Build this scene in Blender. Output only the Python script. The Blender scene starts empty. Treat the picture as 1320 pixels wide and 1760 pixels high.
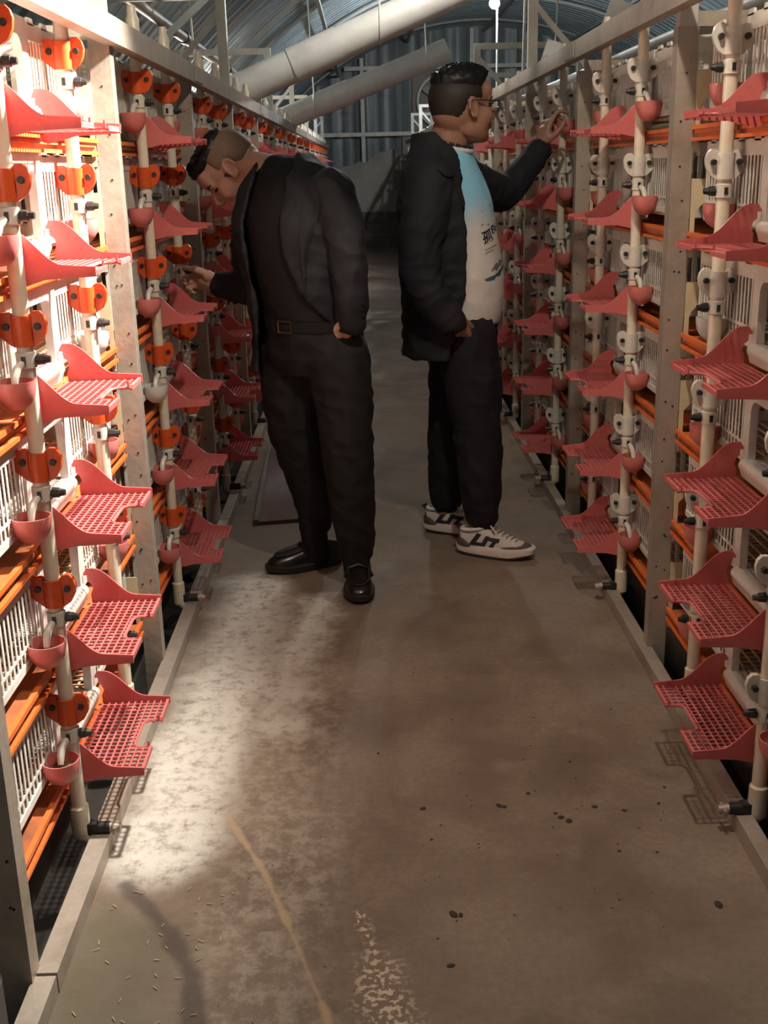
import bpy, math, random
from mathutils import Vector, Matrix, noise
random.seed(7)
SC = bpy.context.scene
COL = SC.collection

# ------------------------------------------------------------------ camera, world, exposure
cam_d = bpy.data.cameras.new('camera')
cam = bpy.data.objects.new('camera', cam_d)
COL.objects.link(cam)
cam_d.sensor_width = 36.0
cam_d.lens = 36.0 * 1925.0 / 1760.0
cam_d.clip_start = 0.05
cam_d.clip_end = 200
CAM_R = Matrix(((0.99959, 0.02694, -0.01036), (-0.01786, 0.29519, -0.95527), (-0.02268, 0.95506, 0.29554)))
cam.matrix_world = Matrix.Translation((0, 0, 1.39)) @ CAM_R.to_4x4()
SC.camera = cam

world = bpy.data.worlds.new('world')
SC.world = world
world.use_nodes = True
world.node_tree.nodes['Background'].inputs[0].default_value = (0.62, 0.66, 0.72, 1)
world.node_tree.nodes['Background'].inputs[1].default_value = 0.10
SC.view_settings.view_transform = 'Standard'
SC.view_settings.look = 'None'
SC.view_settings.exposure = 0.0
SC.view_settings.gamma = 1.0
SC.view_settings.use_curve_mapping = False
SC.cycles.max_bounces = 6
LAMP_NEAR = 27.0      # radiance multipliers of the bulbs
LAMP_RIDGE = 58.0
FILL_MID = 13.0
LAMP_SIDE = 45.0
FLOOD_W = 760.0       # flood lamp aimed at the near left rack

# ------------------------------------------------------------------ materials
def new_mat(name):
    m = bpy.data.materials.new(name)
    m.use_nodes = True
    return m, m.node_tree, m.node_tree.nodes['Principled BSDF']

class G:
    """small node-graph helper"""
    def __init__(self, nt): self.nt = nt
    def node(self, typ, **kw):
        n = self.nt.nodes.new(typ)
        for k, v in kw.items(): setattr(n, k, v)
        return n
    def put(self, sock, v):
        if isinstance(v, bpy.types.NodeSocket): self.nt.links.new(v, sock)
        elif v is not None: sock.default_value = v
    def math(self, op, a, b=None, c=None, clamp=False):
        n = self.node('ShaderNodeMath', operation=op, use_clamp=clamp)
        for i, v in enumerate((a, b, c)):
            if v is not None: self.put(n.inputs[i], v)
        return n.outputs[0]
    def noise(self, vec, scale, detail=4, rough=0.55, dist=0.0):
        n = self.node('ShaderNodeTexNoise')
        self.put(n.inputs['Vector'], vec)
        n.inputs['Scale'].default_value = scale
        n.inputs['Detail'].default_value = detail
        n.inputs['Roughness'].default_value = rough
        n.inputs['Distortion'].default_value = dist
        return n.outputs['Fac']
    def map(self, v, a, b, c=0.0, d=1.0, smooth=True):
        n = self.node('ShaderNodeMapRange')
        if smooth: n.interpolation_type = 'SMOOTHSTEP'
        self.put(n.inputs[0], v)
        for i, x in enumerate((a, b, c, d)): n.inputs[i + 1].default_value = x
        return n.outputs[0]
    def mix(self, f, a, b):
        n = self.node('ShaderNodeMix', data_type='RGBA')
        self.put(n.inputs[0], f)
        for s, v in ((n.inputs[6], a), (n.inputs[7], b)):
            self.put(s, v if isinstance(v, bpy.types.NodeSocket) else (*v, 1))
        return n.outputs[2]
    def coords(self, kind='Object'):
        return self.node('ShaderNodeTexCoord').outputs[kind]
    def mapping(self, vec, scale):
        n = self.node('ShaderNodeMapping')
        self.put(n.inputs[0], vec)
        n.inputs['Scale'].default_value = scale
        return n.outputs[0]
    def world_pos(self):
        return self.node('ShaderNodeNewGeometry').outputs['Position']

def grime_mat(name, col, dirt, rough=0.5, metal=0.0, scale=14, amount=0.5, bump=0.0, stretch=(1, 1, 1), spec=0.5, transl=0.0, world=True):
    m, nt, p = new_mat(name)
    g = G(nt)
    v = g.mapping(g.world_pos() if world else g.coords(), stretch)
    n = g.noise(v, scale, 6, 0.62)
    f = g.map(n, 0.42, 0.72, 0.0, amount)
    c = g.mix(f, col, dirt)
    n2 = g.noise(v, scale * 6, 3)
    c = g.mix(g.map(n2, 0.3, 0.7, 0.0, 0.18), c, tuple(x * 0.6 for x in col))
    nt.links.new(c, p.inputs['Base Color'])
    p.inputs['Roughness'].default_value = rough
    p.inputs['Metallic'].default_value = metal
    p.inputs['Specular IOR Level'].default_value = spec
    if bump:
        b = g.node('ShaderNodeBump')
        b.inputs['Strength'].default_value = bump
        b.inputs['Distance'].default_value = 0.01
        nt.links.new(n2, b.inputs['Height'])
        nt.links.new(b.outputs[0], p.inputs['Normal'])
    if transl:
        t = g.node('ShaderNodeBsdfTranslucent')
        nt.links.new(c, t.inputs[0])
        mx = g.node('ShaderNodeMixShader')
        mx.inputs[0].default_value = transl
        nt.links.new(p.outputs[0], mx.inputs[1])
        nt.links.new(t.outputs[0], mx.inputs[2])
        nt.links.new(mx.outputs[0], nt.nodes['Material Output'].inputs[0])
    return m

M = {}
M['steel'] = grime_mat('galvanised_steel', (0.44, 0.38, 0.32), (0.24, 0.18, 0.14), 0.5, 0.35, 9, 0.55, 0.15)
M['portal'] = grime_mat('painted_steel', (0.50, 0.49, 0.45), (0.30, 0.27, 0.23), 0.5, 0.2, 7, 0.5)
M['pvc'] = grime_mat('cream_pvc', (0.80, 0.72, 0.58), (0.55, 0.42, 0.28), 0.32, 0, 8, 0.35)
M['white'] = grime_mat('white_plastic', (0.86, 0.83, 0.77), (0.56, 0.48, 0.38), 0.42, 0, 9, 0.30, transl=0.18)
M['cream'] = grime_mat('cream_mesh', (0.70, 0.64, 0.48), (0.42, 0.33, 0.20), 0.5, 0, 12, 0.6)
M['pink'] = grime_mat('pink_plastic', (0.80, 0.225, 0.22), (0.70, 0.32, 0.30), 0.36, 0, 16, 0.35, transl=0.30)
M['cup'] = grime_mat('pink_cup_plastic', (0.84, 0.29, 0.27), (0.62, 0.20, 0.17), 0.33, 0, 16, 0.4, transl=0.28)
M['cupwhite'] = grime_mat('white_cup_plastic', (0.82, 0.80, 0.76), (0.6, 0.54, 0.46), 0.33, 0, 16, 0.3, transl=0.25)
M['orange'] = grime_mat('orange_clip_plastic', (0.80, 0.115, 0.025), (0.50, 0.07, 0.02), 0.35, 0, 20, 0.4, transl=0.15)
M['clipwhite'] = grime_mat('white_clip_plastic', (0.78, 0.74, 0.66), (0.58, 0.5, 0.4), 0.35, 0, 20, 0.4, transl=0.1)
M['black'] = grime_mat('black_rubber', (0.022, 0.022, 0.022), (0.06, 0.055, 0.05), 0.45, 0, 30, 0.5)
M['rim'] = grime_mat('orange_rim', (0.82, 0.17, 0.035), (0.40, 0.10, 0.04), 0.4, 0, 10, 0.5)
M['board'] = grime_mat('orange_board', (0.68, 0.17, 0.05), (0.16, 0.08, 0.055), 0.42, 0, 5, 0.95)
M['gusset'] = grime_mat('beige_plate', (0.66, 0.55, 0.36), (0.42, 0.33, 0.2), 0.5, 0, 8, 0.5)
M['hole'] = grime_mat('dark_bolt', (0.03, 0.025, 0.02), (0.07, 0.05, 0.04), 0.6, 0.3, 30, 0.4)
M['roof'] = grime_mat('roof_sheet', (0.33, 0.41, 0.44), (0.56, 0.64, 0.67), 0.34, 0.45, 2.2, 0.8, 0.1, (0.5, 1.0, 1.5))
M['arch'] = grime_mat('arch_tube', (0.36, 0.37, 0.36), (0.22, 0.21, 0.2), 0.5, 0.3, 6, 0.4)
M['duct'] = grime_mat('duct_plastic', (0.68, 0.67, 0.64), (0.46, 0.43, 0.40), 0.5, 0, 2.5, 0.6)
M['rope'] = grime_mat('white_cord', (0.72, 0.70, 0.65), (0.5, 0.48, 0.44), 0.7, 0, 20, 0.4)
M['brownpipe'] = grime_mat('brown_pipe', (0.24, 0.19, 0.15), (0.12, 0.10, 0.08), 0.5, 0.1, 8, 0.5)
M['curtain'] = grime_mat('curtain_sheet', (0.20, 0.225, 0.235), (0.10, 0.11, 0.115), 0.42, 0.1, 3, 0.6, 0.0, (2.5, 1, 0.3))
M['block'] = grime_mat('rendered_block', (0.32, 0.285, 0.25), (0.17, 0.15, 0.13), 0.9, 0, 2.2, 0.7, 0.5)
M['blockdark'] = grime_mat('bare_block', (0.115, 0.11, 0.10), (0.06, 0.06, 0.055), 0.9, 0, 3, 0.6, 0.5)
M['pit'] = grime_mat('gutter_soil', (0.035, 0.028, 0.024), (0.015, 0.012, 0.010), 0.9, 0, 5, 0.6)
M['plinth'] = grime_mat('plinth_concrete', (0.24, 0.215, 0.18), (0.10, 0.09, 0.08), 0.85, 0, 6, 0.75, 0.4, (1, 0.25, 1))
M['redboard'] = grime_mat('worn_red_board', (0.135, 0.062, 0.052), (0.19, 0.165, 0.145), 0.7, 0, 4, 0.8, 0.2, (1, 0.5, 1))
M['straw'] = grime_mat('straw', (0.62, 0.50, 0.24), (0.40, 0.29, 0.13), 0.8, 0, 20, 0.5)
M['dropping'] = grime_mat('dark_dropping', (0.035, 0.027, 0.02), (0.07, 0.055, 0.045), 0.85, 0, 40, 0.5)
M['litter'] = grime_mat('brown_litter', (0.20, 0.13, 0.08), (0.09, 0.06, 0.04), 0.95, 0, 18, 0.7)

def emit_mat(name, col, strength):
    m, nt, p = new_mat(name)
    p.inputs['Base Color'].default_value = (0.9, 0.9, 0.9, 1)
    p.inputs['Emission Color'].default_value = (*col, 1)
    p.inputs['Emission Strength'].default_value = strength
    return m
M['bulb_near'] = emit_mat('bulb_near_glow', (1.0, 0.86, 0.68), LAMP_NEAR * 40)
M['fill_mid'] = emit_mat('fill_mid_glow', (1.0, 0.93, 0.83), FILL_MID * 40)
M['bulb_ridge'] = emit_mat('bulb_ridge_glow', (0.92, 0.97, 1.0), LAMP_RIDGE * 40)
M['bulb_side'] = emit_mat('bulb_side_glow', (1.0, 0.90, 0.76), LAMP_SIDE * 40)

def floor_mat():
    m, nt, p = new_mat('worn_concrete')
    g = G(nt)
    pos = g.world_pos()
    sep = g.node('ShaderNodeSeparateXYZ')
    nt.links.new(pos, sep.inputs[0])
    X, Y = sep.outputs[0], sep.outputs[1]
    def seg(p0, p1, warp=0.05, wscale=7.0):
        """distance to a segment, with wandering"""
        dx, dy = p1[0] - p0[0], p1[1] - p0[1]
        L2 = dx * dx + dy * dy
        ax = g.math('SUBTRACT', X, p0[0]); ay = g.math('SUBTRACT', Y, p0[1])
        t = g.math('DIVIDE', g.math('ADD', g.math('MULTIPLY', ax, dx), g.math('MULTIPLY', ay, dy)), L2, clamp=True)
        ex = g.math('SUBTRACT', ax, g.math('MULTIPLY', t, dx)); ey = g.math('SUBTRACT', ay, g.math('MULTIPLY', t, dy))
        d = g.math('SQRT', g.math('ADD', g.math('MULTIPLY', ex, ex), g.math('MULTIPLY', ey, ey)))
        w = g.math('MULTIPLY', g.math('SUBTRACT', g.noise(pos, wscale, 5), 0.5), warp)
        return g.math('ADD', d, w), t
    def line(pts, w, soft, warp, wscale):
        out = None
        for a, b in zip(pts, pts[1:]):
            d, t = seg(a, b, warp, wscale)
            f = g.map(d, w, w + soft, 1.0, 0.0)
            out = f if out is None else g.math('MAXIMUM', out, f)
        return out
    big = g.noise(pos, 1.6, 5, 0.6)
    mid = g.noise(pos, 5.5, 7, 0.65, 0.4)
    fine = g.noise(pos, 60, 4, 0.7)
    c = g.mix(g.map(big, 0.35, 0.65), (0.165, 0.118, 0.086), (0.265, 0.205, 0.155))
    c = g.mix(g.map(mid, 0.45, 0.72, 0, 0.55), c, (0.33, 0.26, 0.205))
    c = g.mix(g.map(mid, 0.25, 0.42, 0.5, 0.0), c, (0.11, 0.072, 0.05))
    c = g.mix(g.map(fine, 0.35, 0.65, 0.0, 0.3), c, (0.12, 0.095, 0.075))
    # lime-white crust along the left rail, with the lamp's pool of light painted in
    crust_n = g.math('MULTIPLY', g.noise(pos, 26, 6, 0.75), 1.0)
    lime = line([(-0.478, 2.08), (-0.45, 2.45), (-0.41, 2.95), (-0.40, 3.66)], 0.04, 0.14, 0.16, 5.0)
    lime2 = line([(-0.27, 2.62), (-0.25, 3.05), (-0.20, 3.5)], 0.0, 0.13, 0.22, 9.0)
    lime_lit = g.math('MAXIMUM', lime, g.math('MULTIPLY', lime2, 0.75))
    lime_lit = g.math('MULTIPLY', lime_lit, g.map(crust_n, 0.30, 0.56, 0.25, 1.0))
    c = g.mix(lime_lit, c, (0.68, 0.65, 0.59))
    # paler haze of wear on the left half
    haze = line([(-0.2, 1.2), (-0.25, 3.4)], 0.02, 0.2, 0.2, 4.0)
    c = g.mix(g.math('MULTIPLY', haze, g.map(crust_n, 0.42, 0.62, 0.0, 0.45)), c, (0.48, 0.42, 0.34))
    # tan vein and dark crack
    vein = line([(-0.347, 2.217), (-0.243, 1.995), (-0.177, 1.807), (-0.104, 1.589), (-0.06, 1.4)], 0.0, 0.010, 0.034, 11.0)
    c = g.mix(g.math('MULTIPLY', vein, 0.85), c, (0.43, 0.31, 0.195))
    wet = line([(-0.55, 1.2), (-0.52, 1.75)], 0.08, 0.12, 0.10, 4.0)
    c = g.mix(g.math('MULTIPLY', wet, 0.8), c, (0.135, 0.12, 0.085))
    dark = line([(-0.525, 1.97), (-0.412, 1.818), (-0.348, 1.687), (-0.316, 1.5)], 0.006, 0.022, 0.05, 8.0)
    c = g.mix(g.math('MULTIPLY', dark, 0.8), c, (0.075, 0.058, 0.05))
    # speckled white patch in the foreground
    sp = line([(-0.046, 1.85), (-0.02, 1.74)], 0.0, 0.022, 0.035, 14.0)
    sp = g.math('MAXIMUM', sp, line([(-0.012, 1.69), (0.03, 1.45)], 0.012, 0.055, 0.07, 11.0))
    sp = g.math('MULTIPLY', sp, g.map(g.noise(pos, 75, 3, 0.55), 0.5, 0.57))
    c = g.mix(sp, c, (0.60, 0.49, 0.38))
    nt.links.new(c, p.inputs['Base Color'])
    r = g.map(mid, 0.3, 0.7, 0.5, 0.8)
    r = g.math('SUBTRACT', r, g.math('MULTIPLY', wet, 0.28))
    nt.links.new(r, p.inputs['Roughness'])
    p.inputs['Specular IOR Level'].default_value = 0.35
    b = g.node('ShaderNodeBump')
    b.inputs['Strength'].default_value = 0.35
    b.inputs['Distance'].default_value = 0.006
    nt.links.new(g.math('ADD', g.math('MULTIPLY', fine, 0.5), g.math('ADD', mid, g.math('MULTIPLY', lime_lit, 0.8))), b.inputs['Height'])
    nt.links.new(b.outputs[0], p.inputs['Normal'])
    return m
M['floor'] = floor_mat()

# ------------------------------------------------------------------ mesh helpers
class MB:
    def __init__(self):
        self.v, self.f = [], []
    def add(self, vs, fs):
        o = len(self.v)
        self.v += [tuple(x) for x in vs]
        self.f += [tuple(i + o for i in f) for f in fs]
        return self
    def box(self, x0, x1, y0, y1, z0, z1):
        vs = [(x0, y0, z0), (x1, y0, z0), (x1, y1, z0), (x0, y1, z0), (x0, y0, z1), (x1, y0, z1), (x1, y1, z1), (x0, y1, z1)]
        return self.add(vs, [(0, 3, 2, 1), (4, 5, 6, 7), (0, 1, 5, 4), (1, 2, 6, 5), (2, 3, 7, 6), (3, 0, 4, 7)])
    def beam(self, p0, p1, w, h, up=(0, 0, 1)):
        p0, p1 = Vector(p0), Vector(p1)
        d = (p1 - p0).normalized()
        s = d.cross(Vector(up))
        if s.length < 1e-4: s = d.cross(Vector((1, 0, 0)))
        s.normalize()
        t = s.cross(d).normalized()
        vs = [p + s * (a * w / 2) + t * (b * h / 2) for p in (p0, p1) for a, b in ((-1, -1), (1, -1), (1, 1), (-1, 1))]
        return self.add(vs, [(0, 3, 2, 1), (4, 5, 6, 7), (0, 1, 5, 4), (1, 2, 6, 5), (2, 3, 7, 6), (3, 0, 4, 7)])
    def prism(self, pts, axis, lo, hi):
        """polygon pts in the plane normal to axis ('x': (y,z), 'y': (x,z), 'z': (x,y)), extruded lo..hi"""
        def P(a, b, t):
            return {'x': (t, a, b), 'y': (a, t, b), 'z': (a, b, t)}[axis]
        n = len(pts)
        vs = [P(a, b, lo) for a, b in pts] + [P(a, b, hi) for a, b in pts]
        ar = sum(pts[i][0] * pts[(i + 1) % n][1] - pts[(i + 1) % n][0] * pts[i][1] for i in range(n))
        flip = (ar > 0) == (axis == 'y')
        fs = [tuple(range(n))[::-1], tuple(range(n, 2 * n))] + [(i, (i + 1) % n, n + (i + 1) % n, n + i) for i in range(n)]
        if flip: fs = [f[::-1] for f in fs]
        return self.add(vs, fs)
    def cyl(self, p0, p1, r0, r1=None, n=12, caps=True):
        r1 = r0 if r1 is None else r1
        p0, p1 = Vector(p0), Vector(p1)
        d = (p1 - p0).normalized()
        a = d.orthogonal().normalized(); b = d.cross(a)
        vs = []
        for p, r in ((p0, r0), (p1, r1)):
            for i in range(n):
                t = 2 * math.pi * i / n
                vs.append(p + a * (math.cos(t) * r) + b * (math.sin(t) * r))
        fs = [(i, (i + 1) % n, n + (i + 1) % n, n + i) for i in range(n)]
        if caps: fs += [tuple(range(n))[::-1], tuple(range(n, 2 * n))]
        return self.add(vs, fs)
    def lathe(self, prof, c=(0, 0, 0), n=18, sx=1.0, sy=1.0):
        vs, fs = [], []
        for r, z in prof:
            for i in range(n):
                t = 2 * math.pi * i / n
                vs.append((c[0] + math.cos(t) * r * sx, c[1] + math.sin(t) * r * sy, c[2] + z))
        for k in range(len(prof) - 1):
            for i in range(n):
                j = (i + 1) % n
                fs.append((k * n + i, k * n + j, (k + 1) * n + j, (k + 1) * n + i))
        return self.add(vs, fs)
    def tube(self, pts, r, n=10, caps=True):
        pts = [Vector(p) for p in pts]
        rs = r if isinstance(r, (list, tuple)) else [r] * len(pts)
        vs, fs = [], []
        a = None
        for i, p in enumerate(pts):
            d = (pts[min(i + 1, len(pts) - 1)] - pts[max(i - 1, 0)]).normalized()
            a = d.orthogonal().normalized() if a is None else (a - d * a.dot(d)).normalized()
            b = d.cross(a)
            for k in range(n):
                t = 2 * math.pi * k / n
                vs.append(p + a * (math.cos(t) * rs[i]) + b * (math.sin(t) * rs[i]))
        for i in range(len(pts) - 1):
            for k in range(n):
                j = (k + 1) % n
                fs.append((i * n + k, i * n + j, (i + 1) * n + j, (i + 1) * n + k))
        if caps: fs += [tuple(range(n))[::-1], tuple(range((len(pts) - 1) * n, len(pts) * n))]
        return self.add(vs, fs)
    def ball(self, c, r, n=16, m=10, rot=None):
        r = (r, r, r) if not isinstance(r, (list, tuple)) else r
        c = Vector(c)
        vs = []
        for i in range(1, m):
            ph = math.pi * i / m
            for k in range(n):
                t = 2 * math.pi * k / n
                q = Vector((r[0] * math.sin(ph) * math.cos(t), r[1] * math.sin(ph) * math.sin(t), r[2] * math.cos(ph)))
                vs.append(c + (rot @ q if rot else q))
        top = len(vs)
        for s in (1, -1):
            q = Vector((0, 0, r[2] * s))
            vs.append(c + (rot @ q if rot else q))
        fs = [(i * n + k, (i + 1) * n + k, (i + 1) * n + (k + 1) % n, i * n + (k + 1) % n) for i in range(m - 2) for k in range(n)]
        fs += [(top, k, (k + 1) % n) for k in range(n)] + [(top + 1, (m - 2) * n + (k + 1) % n, (m - 2) * n + k) for k in range(n)]
        return self.add(vs, fs)
    def xform(self, mat):
        self.v = [tuple(mat @ Vector(p)) for p in self.v]
        return self
    def mesh(self, name, mat=None, s=1, angle=40):
        me = bpy.data.meshes.new(name)
        if s < 0:
            me.from_pydata([(-x, y, z) for x, y, z in self.v], [], [f[::-1] for f in self.f])
        else:
            me.from_pydata(self.v, [], self.f)
        if mat is not None: me.materials.append(mat if not isinstance(mat, str) else M[mat])
        finish(me, angle)
        return me

def finish(me, angle=40):
    me.polygons.foreach_set('use_smooth', [True] * len(me.polygons))
    me.update()
    me.set_sharp_from_angle(angle=math.radians(angle))

def obj(name, me, parent=None, loc=None, mat=None):
    if isinstance(me, MB): me = me.mesh(name, mat)
    o = bpy.data.objects.new(name, me)
    COL.objects.link(o)
    if parent is not None: o.parent = parent
    if loc is not None: o.location = loc
    return o

def tag(o, label, cat, group=None, kind=None):
    o['label'] = label
    if cat: o['category'] = cat
    if group: o['group'] = group
    if kind: o['kind'] = kind
    return o

def thing(name, loc, label, cat, group=None):
    o = bpy.data.objects.new(name, None)
    o.empty_display_size = 0.05
    COL.objects.link(o)
    o.location = loc
    return tag(o, label, cat, group)

def struct(o, label=None):
    o['kind'] = 'structure'
    if label: o['label'] = label
    return o

ORD = ['first', 'second', 'third', 'fourth', 'fifth', 'sixth', 'seventh', 'eighth', 'ninth', 'tenth', 'eleventh', 'twelfth', 'thirteenth', 'fourteenth', 'fifteenth', 'sixteenth']

# ------------------------------------------------------------------ the building
P = 1.335                      # bay pitch along the aisle
Y0 = 1.655                     # first post
NB = 14                        # bays
YEND = Y0 + NB * P             # 20.3
SIDE = {'left': (-0.64, 1), 'right': (0.81, -1)}   # pipe plane and mirror sign
ARC_C, ARC_Z, ARC_R = 2.1, -1.03, 4.83

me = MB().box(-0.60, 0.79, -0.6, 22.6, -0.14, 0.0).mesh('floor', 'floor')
struct(obj('floor', me), 'worn brown concrete aisle floor with white lime crust and painted light along the left rail')
struct(obj('floor', MB().box(-2.5, 6.7, -0.6, 22.6, -0.30, -0.14).mesh('floor', 'pit')), 'dark gutter floor under the cage racks')
struct(obj('trim_1', MB().box(-1.30, -0.76, -0.6, 21.2, -0.14, 0.045).mesh('trim', 'plinth')), 'streaked concrete plinth under the left rack')
struct(obj('trim_2', MB().box(0.93, 1.47, -0.6, 21.2, -0.14, 0.045).mesh('trim', 'plinth')), 'streaked concrete plinth under the right rack')

# roof: corrugated arched sheets, all alike
roof = MB()
prof = []
for k in range(5):
    y = k * 0.2
    prof += [(y, 0.0), (y + 0.05, 0.0), (y + 0.075, 0.035), (y + 0.125, 0.035)]
    prof.append((y + 0.15, 0.0))
prof.append((1.0, 0.0))
NA = 44
a0, a1 = math.radians(152), math.radians(28)
for i in range(NA + 1):
    t = a0 + (a1 - a0) * i / NA
    for y, h in prof:
        r = ARC_R + h
        roof.v.append((ARC_C + r * math.cos(t), y, ARC_Z + r * math.sin(t)))
n = len(prof)
for i in range(NA):
    for k in range(n - 1):
        roof.f.append((i * n + k, i * n + k + 1, (i + 1) * n + k + 1, (i + 1) * n + k))
sheet = roof.mesh('roof_sheet', 'roof', angle=25)
ceiling = bpy.data.objects.new('ceiling', None)
COL.objects.link(ceiling)
struct(ceiling, 'arched roof of blue-grey corrugated metal sheets')
for k in range(24):
    obj('roof_sheet', sheet, ceiling, (0, -0.6 + k * 0.97, 0.004 * (k % 2)))
# steel arches under the sheets
arch = MB().tube([(ARC_C + (ARC_R - 0.04) * math.cos(a0 + (a1 - a0) * i / 30), 0, ARC_Z + (ARC_R - 0.04) * math.sin(a0 + (a1 - a0) * i / 30)) for i in range(31)], 0.028, 8).mesh('arch_tube', 'arch')
for k in range(8):
    obj('arch_tube', arch, ceiling, (0, 2.2 + k * 2.67, 0))
for k, deg in enumerate((140, 122, 105, 88, 70, 52)):
    t = math.radians(deg)
    x, z = ARC_C + (ARC_R - 0.09) * math.cos(t), ARC_Z + (ARC_R - 0.09) * math.sin(t)
    obj('purlin', MB().box(x - 0.02, x + 0.02, -0.5, 22.4, z - 0.02, z + 0.02), ceiling, mat='arch')

# end wall: dark sheeting with a steel frame
def arc_z(x): return ARC_Z + math.sqrt(max(0.0, ARC_R ** 2 - (x - ARC_C) ** 2))
wb = MB()
xs = [-2.2 + i * 0.06 for i in range(145)]
for i, x in enumerate(xs):
    d = 0.035 * math.sin(i * 1.1) + 0.02 * math.sin(i * 2.7 + 1)
    wb.v += [(x, 22.3 + d, -0.14), (x, 22.3 + d * 0.7, 1.6), (x, 22.3 + d * 0.4, arc_z(x))]
for i in range(len(xs) - 1):
    for j in range(2):
        wb.f.append((i * 3 + j, i * 3 + 3 + j, i * 3 + 4 + j, i * 3 + 1 + j))
wall_back = struct(obj('wall_back', wb, mat='curtain'), 'dark grey plastic sheeting closing the far end of the shed')
for x in (-1.4, 0.02, 2.05, 4.0):
    obj('frame_post', MB().box(x - 0.035, x + 0.035, 22.1, 22.17, -0.1, arc_z(x) - 0.05), wall_back, mat='portal')
for z in (1.95, 3.1):
    obj('frame_rail', MB().box(-1.9 if z < 2.5 else -0.3, 5.8 if z < 2.5 else 4.6, 22.08, 22.14, z - 0.035, z + 0.035), wall_back, mat='portal')
for x0, x1, z0, z1 in ((0.75, 1.9, 0.0, 1.9), (0.95, 1.95, 2.0, 3.05)):
    obj('end_panel', MB().box(x0, x1, 22.17, 22.2, z0, z1), wall_back, mat='block')
# exhaust fan in the end wall
fan = thing('exhaust_fan', (1.5, 22.06, 2.5), 'round grey exhaust fan high in the far end wall', 'fan')
obj('housing', MB().lathe([(0.44, 0), (0.48, 0), (0.48, 0.1), (0.44, 0.1), (0.44, 0)], n=28).xform(Matrix.Rotation(math.radians(90), 4, 'X')), fan, mat='arch')
for k in range(5):
    b = MB().box(0.05, 0.42, -0.07, 0.07, -0.004, 0.004).xform(Matrix.Rotation(math.radians(72 * k), 4, 'Z') @ Matrix.Rotation(math.radians(28), 4, 'X'))
    obj('blade', b.xform(Matrix.Rotation(math.radians(90), 4, 'X') @ Matrix.Translation((0, 0, 0.05))), fan, mat='portal')
obj('hub', MB().cyl((0, 0.0, 0), (0, -0.1, 0), 0.06, n=14), fan, mat='arch')

struct(obj('wall_left', MB().box(-2.52, -2.42, -0.6, 22.6, -0.3, 1.32).mesh('wall_left', 'block')), 'low block wall along the left eave')
struct(obj('wall_right', MB().box(6.55, 6.65, -0.6, 22.6, -0.3, 1.32).mesh('wall_right', 'block')), 'low block wall along the right eave')
# broken rendered partition across the far end of the aisle, above bare blocks
rnd = random.Random(3)
top = [(-0.80, 1.22), (-0.52, 1.30), (-0.40, 1.38), (-0.18, 1.40), (-0.06, 1.47), (0.05, 1.44), (0.22, 1.58), (0.42, 1.64), (0.56, 1.66), (0.62, 1.55), (0.86, 1.50)]
pts = [(-0.80, 0.60)] + [(0.86, 0.60)] + top[::-1]
part = struct(obj('wall_partition', MB().prism(pts, 'y', 20.75, 20.92), mat='block'), 'broken rendered block wall across the end of the aisle')
bh, bl = 0.20, 0.40
for r in range(3):
    x = -0.80 - (r % 2) * 0.2
    while x < 0.86:
        x0, x1 = max(x, -0.80) + 0.006, min(x + bl, 0.86) - 0.006
        if x1 - x0 > 0.03:
            obj('block', MB().box(x0, x1, 20.755 + rnd.uniform(-0.008, 0.008), 20.90, r * bh + 0.005, (r + 1) * bh - 0.006), part, mat='blockdark')
        x += bl
obj('mortar_core', MB().box(-0.79, 0.85, 20.775, 20.89, 0.0, 0.60), part, mat='block')

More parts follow.
